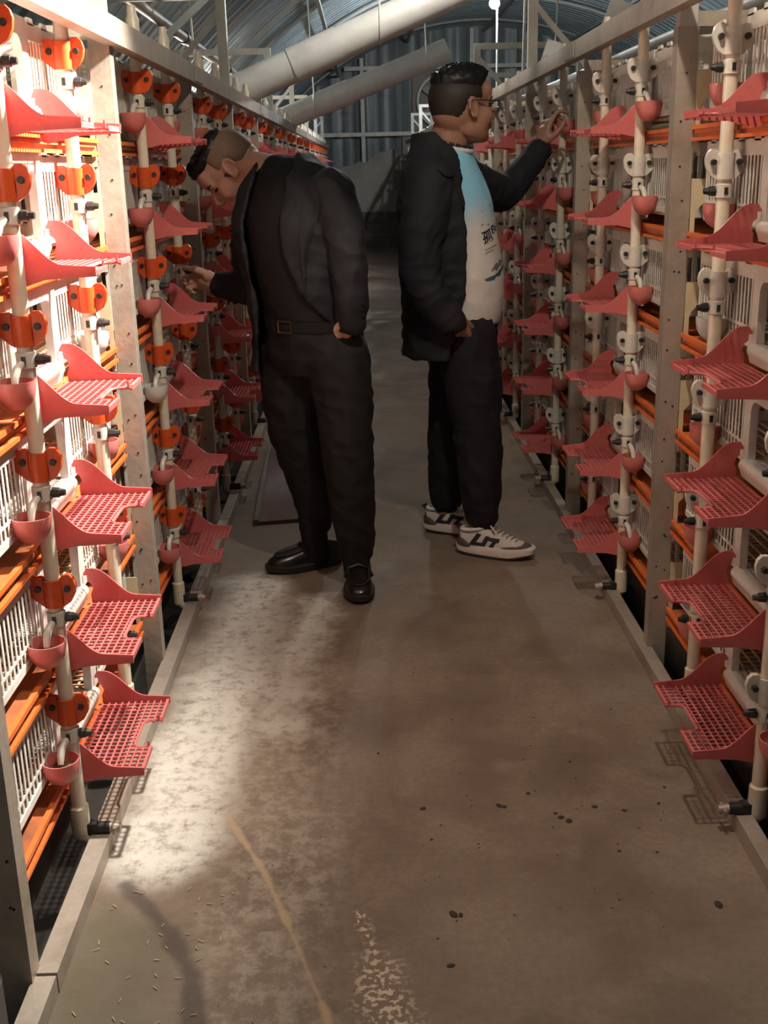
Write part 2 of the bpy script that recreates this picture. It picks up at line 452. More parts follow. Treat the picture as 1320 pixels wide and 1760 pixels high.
# ------------------------------------------------------------------ shared rack meshes (a = towards the aisle, origin on the pipe plane)
def build_shared(s, clip_mat):
    """meshes for one row; s = +1 left row, -1 mirrored"""
    S = {}
    def K(name, mb, mat, angle=40): S[name] = mb.mesh(name, mat, s, angle)
    # --- tray: origin at (pipe plane, near edge of tray, tray floor)
    W, A0, A1 = 0.335, -0.017, 0.14
    def notch(a): return a > 0.100
    g = MB()
    for i in range(11):
        a = A0 + (A1 - 0.004 - A0) * i / 10
        if a > 0.098 and i < 10:
            g.box(a - 0.0017, a + 0.0017, 0, 0.112, -0.0025, 0.0025).box(a - 0.0017, a + 0.0017, 0.228, W, -0.0025, 0.0025)
        elif i == 10:
            g.box(a - 0.002, a + 0.004, 0, 0.105, -0.004, 0.006).box(a - 0.002, a + 0.004, 0.235, W, -0.004, 0.006)
        else:
            g.box(a - 0.0017, a + 0.0017, 0, W, -0.0025, 0.0025)
    for j in range(1, 20):
        y = W * j / 20
        g.box(A0, 0.097 if 0.108 < y < 0.232 else A1, y - 0.0016, y + 0.0016, -0.002, 0.002)
    pts = [(0.140, 0.103)]
    for k in range(9):
        t = math.pi / 2 + math.pi / 2 * k / 8
        pts.append((0.114 + 0.016 * math.cos(t), 0.127 - 0.016 + 0.0 + 0.016 * math.sin(t) * 0 + 0.008 * k / 8))
    # rounded rim of the cut-out
    rim = [(0.139, 0.106)] + [(0.116 - 0.018 * math.sin(math.pi / 2 * k / 5), 0.106 + 0.02 * (1 - math.cos(math.pi / 2 * k / 5))) for k in range(6)]
    rim += [(a, W - 0.003 - (y - 0.106) - 0.0) for a, y in [(q[0], q[1] + 0.0) for q in rim][::-1]]
    rim = [(a, y if i < 7 else 0.340 - rim[13 - i][1]) for i, (a, y) in enumerate(rim)]
    g.tube([(a, y, 0.001) for a, y in rim], 0.0034, 6)
    K('grid_floor', g, 'pink')
    def ztop(a):
        if a < -0.012: return 0.083
        if a < 0.085:
            t = (a + 0.012) / 0.097
            return 0.016 + 0.067 * (0.5 + 0.5 * math.cos(math.pi * t))
        return 0.016 - 0.004 * (a - 0.085) / 0.057
    aa = [-0.034, -0.026] + [-0.012 + 0.154 * i / 16 for i in range(17)]
    w = [(a, ztop(a) - (0.012 if a < -0.03 else 0)) for a in aa] + [(0.142, -0.006), (0.05, -0.010), (-0.010, -0.024), (-0.020, -0.020), (-0.020, 0.020), (-0.014, 0.034), (-0.018, 0.046), (-0.026, 0.052), (-0.026, 0.066), (-0.034, 0.066)]
    K('side_wing', MB().prism(w, 'y', -0.0018, 0.0018), 'pink')
    K('prong', MB().box(0.130, 0.134, -0.0015, 0.0015, 0.002, 0.016), 'pink')
    # low-detail tray for the far bays
    lo = MB().box(A0, A1, 0, 0.112, -0.003, 0.003).box(A0, A1, 0.228, W, -0.003, 0.003).box(A0, 0.100, 0.112, 0.228, -0.003, 0.003)
    K('tray_plate', lo, 'pink')

    # --- dropping board: origin at (pipe plane, post, z0)
    K('board', MB().box(-0.52, -0.026, 0.03, 1.305, -0.016, -0.006), 'board')
    for nm, z0, z1 in (('upper', -0.006, 0.004), ('lower', -0.034, -0.026)):
        r = MB().box(-0.030, -0.019, 0.03, 1.305, z0, z1)
        K('rim_' + nm, r, 'rim')
    K('web', MB().box(-0.044, -0.036, 0.03, 1.305, -0.028, -0.008), 'board')

    # --- cage: origin at (pipe plane, post, z0)
    F = -0.042
    def slotted(y0, y1, n, bump=True):
        m = MB()
        zb, zt = 0.040, 0.222
        m.box(F - 0.004, F + 0.002, y0, y1, zt - 0.034, zt)
        m.box(F - 0.004, F + 0.003, y0, y1, zb, zb + 0.016)
        m.box(F - 0.004, F + 0.001, y0, y1, 0.078, 0.084)
        p = (y1 - y0) / n
        for i in range(n + 1):
            y = y0 + p * i
            wd = 0.0046 if 0 < i < n else 0.010
            m.box(F - 0.0012, F + 0.0006, max(y0, y - wd), min(y1, y + wd), zb, zt)
        if bump:
            k = max(2, int((y1 - y0) / 0.09))
            for i in range(k):
                yc = y0 + (i + 0.5) * (y1 - y0) / k
                m.prism([(yc - 0.022, zt - 0.004), (yc - 0.018, zt + 0.010), (yc + 0.018, zt + 0.010), (yc + 0.022, zt - 0.004)], 'x', F - 0.004, F + 0.002)
        return m
    K('panel_near', slotted(0.075, 0.470, 17), 'white')
    K('panel_far', slotted(0.815, 1.235, 18), 'white')
    K('end_strip', MB().box(F - 0.03, F - 0.026, 1.250, 1.256, 0.04, 0.21).box(F - 0.03, F - 0.026, 1.285, 1.291, 0.04, 0.21).box(F - 0.03, F - 0.026, 1.267, 1.274, 0.04, 0.21).box(F - 0.03, F - 0.026, 1.25, 1.291, 0.195, 0.215).box(F - 0.03, F - 0.026, 1.25, 1.291, 0.04, 0.05), 'white')
    # doorway with rounded upper corners
    yo0, yo1, zo0, zo1 = 0.470, 0.815, 0.030, 0.226
    yi0, yi1, zi0, zi1 = 0.508, 0.772, 0.046, 0.190
    inner = [(yi0, zi0)]
    for k in range(6):
        t = math.pi - math.pi / 2 * k / 5
        inner.append((yi0 + 0.03 + 0.03 * math.cos(t), zi1 - 0.03 + 0.03 * math.sin(t)))
    for k in range(6):
        t = math.pi / 2 - math.pi / 2 * k / 5
        inner.append((yi1 - 0.03 + 0.03 * math.cos(t), zi1 - 0.03 + 0.03 * math.sin(t)))
    inner.append((yi1, zi0))
    outer = [(yo0, zi0)] + [(yo0, zi1)] + [(yo0, zo1)] * 4 + [(yi0 + 0.03, zo1)] + [(yi1 - 0.03, zo1)] + [(yo1, zo1)] * 4 + [(yo1, zi1)] + [(yo1, zi0)]
    outer = [(yo0, zi0 + (zo1 - zi0) * min(1, i / 3.0)) if i <= 3 else outer[i] for i in range(len(outer))]
    outer = [(yo1, zi0 + (zo1 - zi0) * min(1, (13 - i) / 3.0)) if i >= 10 else outer[i] for i in range(len(outer))]
    d = MB()
    nI = len(inner)
    for xx in (F + 0.006, F - 0.012):
        d.v += [(xx, y, z) for y, z in inner] + [(xx, y, z) for y, z in outer]
    for i in range(nI - 1):
        d.f.append((i, nI + i, nI + i + 1, i + 1))
        d.f.append((2 * nI + i, 2 * nI + i + 1, 3 * nI + i + 1, 3 * nI + i))
        d.f.append((i, i + 1, 2 * nI + i + 1, 2 * nI + i))
        d.f.append((nI + i, 3 * nI + i, 3 * nI + i + 1, nI + i + 1))
    for i in (0, nI - 1):
        d.f.append((i, 2 * nI + i, 3 * nI + i, nI + i))
    K('door_frame', d, 'white')
    # rounded sill with a perforated top
    nose = []
    for k in range(9):
        t = math.radians(110 - 150 * k / 8)
        nose.append((-0.038 + 0.016 * math.cos(t), 0.038 + 0.016 * math.sin(t)))
    nose = [(-0.046, 0.0535)] + nose + [(-0.030, 0.012), (-0.046, 0.012)]
    sl = MB().prism(nose, 'y', 0.492, 0.788)
    K('sill_nose', sl, 'white')
    sg = MB()
    for i in range(6):
        a = -0.050 - i * 0.016
        sg.box(a - 0.003, a + 0.003, 0.492, 0.788, 0.047, 0.053)
    for j in range(25):
        y = 0.496 + j * 0.012
        sg.box(-0.135, -0.046, y - 0.0022, y + 0.0022, 0.047, 0.052)
    K('sill_grid', sg, 'white')
    fg = MB()
    for i in range(18):
        a = -0.060 - i * 0.026
        fg.box(a - 0.0022, a + 0.0022, 0.08, 1.25, 0.034, 0.038)
    for j in range(47):
        y = 0.08 + j * 0.0254
        fg.box(-0.50, -0.05, y - 0.0018, y + 0.0018, 0.030, 0.034)
    K('floor_mesh', fg, 'cream')
    bk = MB()
    for i in range(50):
        y = 0.075 + i * 0.0237
        bk.box(-0.512, -0.507, y - 0.005, y + 0.005, 0.034, 0.222)
    bk.box(-0.514, -0.506, 0.07, 1.26, 0.20, 0.226).box(-0.514, -0.506, 0.07, 1.26, 0.034, 0.05).box(-0.514, -0.506, 0.07, 1.26, 0.12, 0.13)
    K('back_panel', bk, 'white')
    sp = MB()
    for i in range(20):
        a = -0.05 - i * 0.024
        sp.box(a - 0.006, a + 0.006, -0.003, 0.003, 0.034, 0.222)
    sp.box(-0.51, -0.046, -0.003, 0.003, 0.190, 0.224).box(-0.51, -0.046, -0.003, 0.003, 0.034, 0.06)
    K('side_panel', sp, 'white')
    tp = MB()
    for i in range(12):
        a = -0.05 - i * 0.04
        tp.box(a - 0.003, a + 0.003, 0.075, 1.24, 0.219, 0.224)
    for j in range(24):
        y = 0.08 + j * 0.05
        tp.box(-0.51, -0.045, y - 0.003, y + 0.003, 0.214, 0.219)
    K('top_mesh', tp, 'white')
    K('end_wall', MB().box(-0.51, -0.046, 0.642, 0.646, 0.034, 0.06), 'white')

    # --- drinker pipe: origin at floor on the pipe axis
    for nm, zb in (('a', 0.035), ('b', 0.07)):
        pm = MB().cyl((0, 0, zb), (0, 0, 1.78), 0.0155, n=14)
        pm.lathe([(0.0, 1.835), (0.012, 1.835), (0.014, 1.81), (0.0195, 1.80), (0.0205, 1.76), (0.0155, 1.76)], n=14)
        pm.lathe([(0.0155, zb + 0.075), (0.0200, zb + 0.07), (0.0200, zb), (0.0, zb - 0.004)], n=14)
        K('pipe_' + nm, pm, 'pvc')
    K('elbow', MB().tube([(0, 0, 0.06), (0.004, 0, 0.035), (0.018, 0, 0.022), (0.03, 0, 0.02)], 0.018, 12), 'pvc')
    K('valve', MB().cyl((0.026, 0, 0.052), (0.062, 0, 0.052), 0.013, 0.013, 10).box(0.014, 0.034, -0.012, 0.012, 0.03, 0.066), 'black')
    K('valve_tip', MB().cyl((0.060, 0, 0.052), (0.084, 0, 0.050), 0.012, 0.010, 10).box(0.070, 0.076, -0.02, 0.02, 0.045, 0.057), 'steel')
    # clip: plate normal to the aisle, wrapped round the pipe
    pl = [(-0.088, 0.020), (-0.088, -0.006), (-0.060, -0.009), (-0.046, -0.016), (-0.022, -0.036), (0.020, -0.037), (0.034, -0.028), (0.043, -0.012), (0.046, 0.006), (0.042, 0.020), (0.034, 0.028), (0.022, 0.028), (0.014, 0.021), (-0.014, 0.021), (-0.024, 0.026), (-0.060, 0.024), (-0.066, 0.020)]
    c = MB().prism(pl, 'y', -0.006, 0.006)
    c.lathe([(0.0158, 0.020), (0.0208, 0.020), (0.0208, -0.037), (0.0158, -0.037)], n=14)
    K('clip', c, clip_mat)
    K('bolt', MB().cyl((0, -0.006, 0), (0, -0.0105 if s > 0 else -0.0165, 0), 0.0072, 0.0064, 8).cyl((0, 0.006, 0), (0, 0.012, 0), 0.006, 0.006, 8), 'black')
    K('collar', MB().lathe([(0.0158, 0.016), (0.0192, 0.014), (0.0192, -0.014), (0.0158, -0.016)], n=14), 'clipwhite')
    K('nipple', MB().tube([(0.0150, 0, 0), (0.020, 0, 0), (0.0205, 0, 0), (0.034, 0, 0), (0.0345, 0, 0), (0.045, 0, 0)], [0.006, 0.007, 0.0112, 0.0100, 0.0080, 0.0062], 8).box(-0.004, 0.004, -0.0205, -0.015, -0.008, 0.008), 'black')
    # cup: origin at rim centre
    pr = [(0.0380, 0.002), (0.0375, -0.012), (0.034, -0.028), (0.026, -0.042), (0.014, -0.051), (0.0, -0.053)]
    cup = MB().lathe([(0.0, -0.0505), (0.013, -0.0485), (0.0245, -0.040), (0.032, -0.027), (0.0352, -0.012), (0.0358, 0.002)] + pr, n=22)
    S['cup'] = cup.mesh('cup', 'cup', s, 60)
    S['cup_white'] = cup.mesh('cup', 'cupwhite', s, 60)
    for nm, sg_ in (('a', 1), ('b', -1)):   # spout reaches from the pipe to the cup centre (dy = -/+0.055)
        sp = MB().tube([(0.010, sg_ * 0.050, 0.026), (0.005, sg_ * 0.034, 0.026), (0.002, sg_ * 0.018, 0.020), (0, sg_ * 0.006, 0.006), (0, 0, -0.010)], [0.007, 0.007, 0.008, 0.008, 0.006], 8)
        K('spout_' + nm, sp, 'clipwhite')
    K('feed', MB().lathe([(0.0, -0.018), (0.030, -0.020), (0.033, -0.028), (0.02, -0.04), (0, -0.048)], n=12), 'litter')
    # --- rack parts: origin at floor on the post
    po = MB()
    # lipped channel post, open towards the row
    po.prism([(-0.026, -0.022), (0.026, -0.022), (0.026, 0.022), (0.014, 0.022), (0.014, 0.018), (0.022, 0.018), (0.022, -0.018), (-0.022, -0.018), (-0.022, 0.018), (-0.014, 0.018), (-0.014, 0.022), (-0.026, 0.022)], 'z', -0.14, 1.70)
    K('post', po, 'steel')
    hl = MB()
    rr = random.Random(5)
    for z in [0.18 + i * 0.1 for i in range(15)]:
        for kk in range(1 if rr.random() < 0.6 else 2):
            x, zz = rr.uniform(-0.013, 0.013), z + rr.uniform(-0.03, 0.03)
            hl.cyl((x, -0.0235, zz), (x, -0.018, zz), 0.0028, n=7)
    K('bolt_holes', hl, 'hole')
    gp = [(-0.028, 0.135), (-0.088, 0.135), (-0.088, 0.105), (-0.040, 0.052), (-0.040, -0.062), (-0.028, -0.062)]
    K('gusset_plate', MB().prism(gp, 'y', -0.026, -0.022), 'gusset')
    return S

SH = {'left': build_shared(1, 'orange'), 'right': build_shared(-1, 'clipwhite')}
ZT = [0.165 + 0.26 * t for t in range(6)]
TIER = ['bottom tier', 'fifth tier down', 'fourth tier down', 'third tier down', 'second tier down', 'top tier']

for side, (X0, s) in SIDE.items():
    S = SH[side]
    # ---- the steel rack of this row: one thing, every post a part
    rack = thing('cage_rack', (X0, Y0, 0), 'long galvanised steel rack frame carrying the cages on the %s of the aisle' % side, 'rack')
    z0r, z1r = (1.685, 1.745) if side == 'left' else (1.735, 1.795)
    L = NB * P
    seglen = 2 * P
    for i in range(-1, NB // 2 + 1):
        y0, y1 = i * seglen + 0.004, min((i + 1) * seglen, L + 0.1)
        if y1 <= y0: continue
        obj('top_rail', MB().box(s * 0.018 if s > 0 else -0.055, 0.055 if s > 0 else -0.018, y0, y1, z0r, z1r), rack, mat='steel')
        obj('joint_plate', MB().box(s * 0.0555 if s > 0 else -0.0585, 0.0585 if s > 0 else -0.0555, y0 - 0.09, y0 + 0.09, z0r + 0.006, z1r - 0.006), rack, mat='steel')
        c = MB()
        if s > 0: c.box(0.022, 0.062, y0, y1 - 0.004, 0.0, 0.042)
        else: c.box(-0.048, -0.012, y0, y1 - 0.004, 0.0, 0.042)
        obj('base_rail', c, rack, mat='steel')
    for k in range(0, NB + 1):
        yk = k * P
        po = obj('post', S['post'], rack, (0, yk, 0))
        if k <= 4: obj('bolt_holes', S['bolt_holes'], po)
        for t in range(6):
            obj('gusset_plate', S['gusset_plate'], po, (0, 0, ZT[t]))
    # rear posts and cross ties
    rear = MB().box(-0.02, 0.02, -0.02, 0.02, -0.14, 1.74).mesh('rear_post', 'steel')
    tie = MB().box(min(0, -s * 0.54), max(0, -s * 0.54), -0.015, 0.015, 1.70, 1.735).mesh('cross_tie', 'steel')
    for k in range(0, NB + 1):
        obj('rear_post', rear, rack, (-s * 0.55, k * P, 0))
        obj('cross_tie', tie, rack, (0, k * P, 0))
    # portals above every second post
    for k in range(1, NB + 1, 2):
        pr = MB().box(-0.022, 0.022, -0.02, 0.02, 1.70, 2.14)
        obj('portal_upright', pr, rack, (0, k * P, 0), mat='portal')
        obj('portal_upright', MB().box(-0.022, 0.022, -0.02, 0.02, 1.74, 2.14), rack, (-s * 0.72, k * P, 0), mat='portal')
        obj('portal_beam', MB().box(min(0.022 * s, -s * 0.742), max(0.022 * s, -s * 0.742), -0.02, 0.02, 2.14, 2.18), rack, (0, k * P, 0), mat='portal')
        obj('portal_brace', MB().beam((0, 0, 2.10), (-s * 0.34, 0, 1.72), 0.025, 0.025), rack, (0, k * P, 0), mat='portal')

    for k in range(NB):
        yk = Y0 + k * P
        near = k < 5
        bay = '%s bay' % ORD[k]
        for t in range(6):
            z = ZT[t]
            where = '%s rack, %s, %s from the camera' % (side, TIER[t], bay)
            # dropping board
            sb = thing('dropping_board', (X0, yk, z), 'orange dropping board on the ' + where, 'board', 'orange dropping boards of the %s rack' % side)
            obj('board', S['board'], sb)
            obj('rim', S['rim_upper'], sb); obj('rim', S['rim_lower'], sb)
            if near: obj('web', S['web'], sb)
            # cage
            cg = thing('bird_cage', (X0, yk, z), 'white slatted cage in the ' + where, 'cage', 'white cages of the %s rack' % side)
            obj('front_panel', S['panel_near'], cg); obj('front_panel', S['panel_far'], cg)
            obj('door_frame', S['door_frame'], cg)
            sl = obj('sill', S['sill_nose'], cg)
            if near: obj('sill_grid', S['sill_grid'], sl)
            obj('floor_mesh', S['floor_mesh'], cg)
            obj('back_panel', S['back_panel'], cg)
            if near:
                obj('side_panel', S['side_panel'], cg, (0, 0.072, 0)); obj('side_panel', S['side_panel'], cg, (0, 1.243, 0)); obj('end_strip', S['end_strip'], cg)
            if t == 5 or near: obj('top_mesh', S['top_mesh'], cg)
            # pink tray
            tr = thing('pink_tray', (X0, yk + 0.460, z + 0.007), 'pink winged tray on the ' + where, 'tray', 'pink trays of the %s rack' % side)
            if near:
                obj('grid_floor', S['grid_floor'], tr)
                obj('prong', S['prong'], tr, (0, 0.108, 0)); obj('prong', S['prong'], tr, (0, 0.232, 0))
            else:
                obj('floor_plate', S['tray_plate'], tr)
            obj('side_wing', S['side_wing'], tr, (0, 0.0, 0)); obj('side_wing', S['side_wing'], tr, (0, 0.335, 0))
        # drinker pipes
        for nm, dy, sg_ in (('a', 0.445, 1), ('b', 0.955, -1)):
            col = 'orange' if side == 'left' else 'white'
            pp = thing('drinker_pipe', (X0, yk + dy, 0), '%s cream drinker pipe with %s clips in the %s of the %s rack' % ('nearer' if nm == 'a' else 'farther', col, bay, side), 'pipe', 'drinker pipes of the %s rack' % side)
            obj('pipe', S['pipe_' + nm], pp)
            if nm == 'a':
                obj('elbow', S['elbow'], pp)
                vl = obj('valve', S['valve'], pp)
                if k < 6: obj('valve_tip', S['valve_tip'], vl)
            for t in range(6):
                zb = ZT[t] + 0.175
                cl = obj('clip', S['clip'], pp, (0, 0, zb))
                if k < 6:
                    obj('bolt', S['bolt'], cl, (s * 0.029, 0, 0)); obj('bolt', S['bolt'], cl, (-s * 0.029, 0, 0))
                    cr = obj('collar', S['collar'], pp, (0, 0, zb - 0.062))
                obj('nipple', S['nipple'], pp, (0, 0, zb - 0.062))
                wcup = (side, k, nm, t) in (('left', 1, 'a', 2), ('right', 0, 'b', 3), ('left', 0, 'b', 3), ('right', 1, 'b', 2))  # left rack's first-bay white cup has the lamp's overexposure painted in
                cu = obj('drinking_cup', S['cup_white' if wcup else 'cup'], pp, (-s * 0.010, -sg_ * 0.055, zb - 0.094))
                if k < 5:
                    obj('spout', S['spout_' + nm], cu)
                    if not wcup and t < 5: obj('feed', S['feed'], cu)

# ------------------------------------------------------------------ lamps
def bulb(loc, mk, label, r=0.035, drop=None):
    b = thing('hanging_bulb', loc, label, 'lamp')
    obj('globe', MB().ball((0, 0, 0), r, 20, 12), b, mat=mk)
    obj('socket', MB().cyl((0, 0, r * 0.9), (0, 0, r + 0.06), 0.018, 0.016, 12), b, mat='black')
    obj('cord', MB().cyl((0, 0, r + 0.05), (0, 0, arc_z(loc[0]) - loc[2] - 0.03), 0.004, n=6), b, mat='rope')
    if drop:
        obj('pull_cord', MB().cyl((0.03, 0, 0.0), (0.03, 0, -drop), 0.011, n=6), b, mat='rope')
    return b
bulb((0.40, 1.95, 2.72), 'bulb_near', 'warm bare bulb hanging over the aisle near the camera', 0.045)
fl = thing('flood_lamp', (0.16, 2.68, 2.22), 'flood lamp hung over the aisle and aimed at the left rack', 'lamp')
fd = (Vector((-0.70, 2.44, 1.44)) - Vector((0.16, 2.68, 2.22))).normalized()
fq = fd.to_track_quat('-Z', 'Y')
ft = fq.to_matrix().to_4x4()
obj('housing', MB().prism([(-0.11, -0.08), (0.11, -0.08), (0.11, 0.08), (-0.11, 0.08)], 'z', 0.02, 0.07).box(-0.12, 0.12, 0.08, 0.09, -0.03, 0.07).box(-0.12, 0.12, -0.09, -0.08, -0.03, 0.07).box(0.11, 0.12, -0.09, 0.09, -0.03, 0.07).box(-0.12, -0.11, -0.09, 0.09, -0.03, 0.07).xform(ft), fl, mat='black')
obj('bracket', MB().tube([(0, 0.02, 0.05), (0, 0.02, arc_z(0.16) - 2.22 - 0.03)], 0.008, 8), fl, mat='steel')
obj('reflector', MB().box(-0.10, 0.10, -0.07, 0.07, 0.012, 0.018).xform(ft), fl, mat='duct')
sd = bpy.data.lights.new('flood_beam', 'SPOT')
sd.energy = FLOOD_W; sd.color = (1.0, 0.93, 0.82); sd.spot_size = math.radians(84); sd.spot_blend = 1.0; sd.shadow_soft_size = 0.045
so = bpy.data.objects.new('flood_beam', sd); COL.objects.link(so); so.parent = fl
so.rotation_mode = 'QUATERNION'; so.rotation_quaternion = fq
bulb((1.561, 14.0, 3.14), 'bulb_ridge', 'glaring white bulb hanging under the roof ridge above the right rack', 0.06, 1.50)
bulb((0.34, 6.55, 2.80), 'fill_mid', 'added unseen fill bulb under the roof over the middle of the aisle', 0.05)  # bulb added out of view to brighten the ducts and roof
bulb((-1.78, 10.9, 1.72), 'bulb_side', 'warm bulb hanging in the side aisle behind the left rack', 0.05)

# ------------------------------------------------------------------ overhead ducts, pipes, boards
def duct(p0, p1, r, label, hang):
    p0, p1 = Vector(p0), Vector(p1)
    d = (p1 - p0); L = d.length
    t = thing('air_duct', p0, label, 'duct', 'white air ducts under the roof')
    loc = lambda q: Vector(q) - p0
    obj('tube', MB().cyl((0, 0, 0), d, r, r, 28, caps=False).cyl(d * 0.0, d, r - 0.006, r - 0.006, 28, caps=False).cyl((0, 0, 0), d * 0.002, r, r - 0.006, 28, caps=False), t, mat='duct')
    for a in (0.0, 0.5):
        q = d * a
        e = d.normalized()
        obj('sleeve', MB().cyl(q + e * (0.0 if a == 0 else -0.1), q + e * 0.22, r + 0.006, r + 0.006, 28, caps=False), t, mat='duct')
    obj('end_cap', MB().cyl(d * 0.004, d * 0.008, r - 0.004, r - 0.004, 28), t, mat='duct')
    n = int(L / 0.12)
    side = Vector((0, 0, 1)).cross(d).normalized()
    dots = MB()
    for i in range(n):
        q = d * ((i + 0.5) / n) + Vector((0, 0, r * 0.92)) - side * (r * 0.38)
        dots.ball(q, 0.009, 6, 4)
    obj('rivet_row', dots, t, mat='hole')['kind'] = 'stuff'
    for a in hang:
        q = d * a
        ring = [q + Vector((0, 0, 1)) * (math.cos(w) * (r + 0.008)) + side * (math.sin(w) * (r + 0.008)) for w in [2 * math.pi * i / 20 for i in range(21)]]
        h = obj('rope_sling', MB().tube(ring, 0.007, 6), t, mat='rope')
        w = p0 + q
        obj('rope', MB().cyl(q + Vector((0, 0, r)), q + Vector((-0.03, 0.06, min(arc_z(w.x) - w.z - 0.02, 1.2))), 0.007, n=6), t, mat='rope')
    return t
duct((0.78, 10.7, 2.355), (-1.16, 10.7, 1.64), 0.100, 'farther white air duct whose capped end hangs above the right man', (0.10, 0.62))
duct((0.92, 7.4, 2.53), (-1.35, 7.4, 1.61), 0.100, 'nearer white air duct sloping across under the roof', (0.35, 0.85))
ro = thing('roof_pipe', (-1.22, 2.0, 2.27), 'dark brown pipe running under the roof above the left rack', 'pipe')
obj('pipe', MB().cyl((0, 0, 0), (0, 14, 0), 0.035, n=14), ro, mat='brownpipe')
for y in (1.2, 3.9, 6.4, 9.0):
    obj('pipe_clamp', MB().cyl((0, y, 0), (0, y + 0.09, 0), 0.043, n=14), ro, mat='black')
    obj('hanger', MB().cyl((0, y + 0.04, 0.03), (0, y + 0.04, arc_z(-1.22) - 2.28), 0.006, n=6), ro, mat='arch')
for y in (4.6, 7.27, 9.94):
    obj('tie_strut', MB().beam((-1.28, y, 2.06), (-0.45, y + 0.1, 2.75), 0.04, 0.04), ceiling, mat='arch')
    obj('tie_strut', MB().beam((-1.60, y, 1.75), (-1.28, y, 2.06), 0.03, 0.03), ceiling, mat='arch')
for i, (x, y, z, rz) in enumerate(((1.16, 5.45, 2.00, 0.35), (1.26, 7.9, 2.07, 0.3))):
    b = MB().box(-0.055, 0.055, -0.004, 0.004, -0.075, 0.075).xform(Matrix.Rotation(rz, 4, 'Y') @ Matrix.Rotation(0.25, 4, 'X'))
    o = thing('white_card', (x, y, z), ('nearer' if i == 0 else 'farther') + ' tilted white board hung above the right rack', 'board')
    obj('panel', b, o, mat='cupwhite')
    obj('hook', MB().tube([(0.02, 0, 0.07), (0.03, 0, 0.25), (0.02, 0, arc_z(x) - z - 0.03)], 0.005, 6), o, mat='rope')
# supply line lying behind the top rail of the right rack
sl = thing('supply_line', (0, 0, 0), 'grey supply pipe behind the top rail of the right rack', 'pipe')
obj('pipe', MB().cyl((1.12, 1.2, 1.80), (1.12, 20.2, 1.80), 0.03, n=12), sl, mat='arch')
for k in range(1, 14, 2):
    obj('pipe_clamp', MB().box(1.085, 1.155, Y0 + k * P - 0.03, Y0 + k * P + 0.03, 1.735, 1.84), sl, mat='steel')
for i, y in enumerate((6.0, 6.35)):
    tag(obj('hanging_rope', MB().tube([(0.86, y, 1.80), (0.87, y + 0.02, 2.2), (0.865, y, arc_z(0.865) - 0.06)], 0.007, 6), mat='rope'), ('nearer' if i == 0 else 'farther') + ' thin white rope hanging down to the right top rail', 'rope')

# ------------------------------------------------------------------ things on the floor
rb = thing('floor_board', (-0.34, 4.36, 0), 'flat worn red board lying on the floor behind the left man', 'board')
obj('plate', MB().prism([(-0.125, 0.0), (0.18, 0.05), (0.16, 1.30), (-0.17, 1.26)], 'z', 0.002, 0.014), rb, mat='redboard')
obj('edge_strip', MB().beam((-0.135, 0.0, 0.012), (-0.182, 1.26, 0.012), 0.02, 0.02), rb, mat='plinth')
spots = [(0.096, 2.217, .010), (0.108, 2.095, .006), (0.268, 2.22, .011), (0.28, 2.215, .009), (0.136, 1.841, .014), (0.15, 1.838, .009), (0.12, 1.696, .010), (0.482, 2.203, .010), (0.40, 2.165, .011), (0.415, 2.15, .012), (0.653, 1.846, .014), (0.5, 2.032, .007), (0.545, 2.185, .008), (0.628, 2.21, .007), (0.658, 2.277, .007), (0.39, 2.182, .008), (0.462, 2.405, .006), (0.616, 2.669, .005), (-0.002, 2.472, .006), (0.341, 2.267, .008), (0.578, 2.024, .006)]
rr = random.Random(11)
for i in range(80):
    spots.append((rr.uniform(0.08, 0.68), rr.uniform(1.75, 2.95), rr.uniform(.0015, .0042)))
for i in range(26):
    spots.append((rr.uniform(-0.5, 0.1), rr.uniform(1.55, 2.3), rr.uniform(.0015, .003)))
dm = MB()
for x, y, r in spots:
    e = rr.uniform(0.75, 1.35); r *= 0.68
    dm.ball((x, y, r * 0.15), (r * e, r / e, r * 0.35), 7, 4, Matrix.Rotation(rr.uniform(0, 3), 3, 'Z'))
tag(obj('floor_droppings', dm, mat='dropping'), 'small dark droppings scattered over the concrete floor', 'droppings', kind='stuff')
st = MB()
for i in range(46):
    x, y, a = rr.uniform(-0.56, -0.30), rr.uniform(1.45, 1.95), rr.uniform(0, 3.1)
    l = rr.uniform(0.003, 0.008)
    st.beam((x - l * math.cos(a), y - l * math.sin(a), 0.002), (x + l * math.cos(a), y + l * math.sin(a), 0.003), 0.0012, 0.0012)
tag(obj('floor_chaff', st, mat='straw'), 'bits of straw chaff on the wet floor by the left rail', 'straw', kind='stuff')
# straw bedding in the top cages nearest the camera
for side, (X0, s) in SIDE.items():
    for k in (0, 1):
        m = MB()
        for i in range(150):
            u, y = rr.uniform(0.06, 0.34), rr.uniform(0.85, 1.22)
            a, l = rr.uniform(0, 3.14), rr.uniform(0.02, 0.05)
            z = 0.040 + rr.uniform(0, 0.03)
            m.beam((-s * (u - l * math.cos(a)), y - l * math.sin(a), z), (-s * (u + l * math.cos(a)), y + l * math.sin(a), z + rr.uniform(-0.004, 0.012)), 0.0025, 0.0025)
        tag(obj('straw_bedding', m, None, (X0, Y0 + k * P, ZT[5]), 'straw'), 'loose straw bedding in the top cage of the %s bay, %s rack' % (ORD[k], side), 'straw', kind='stuff')

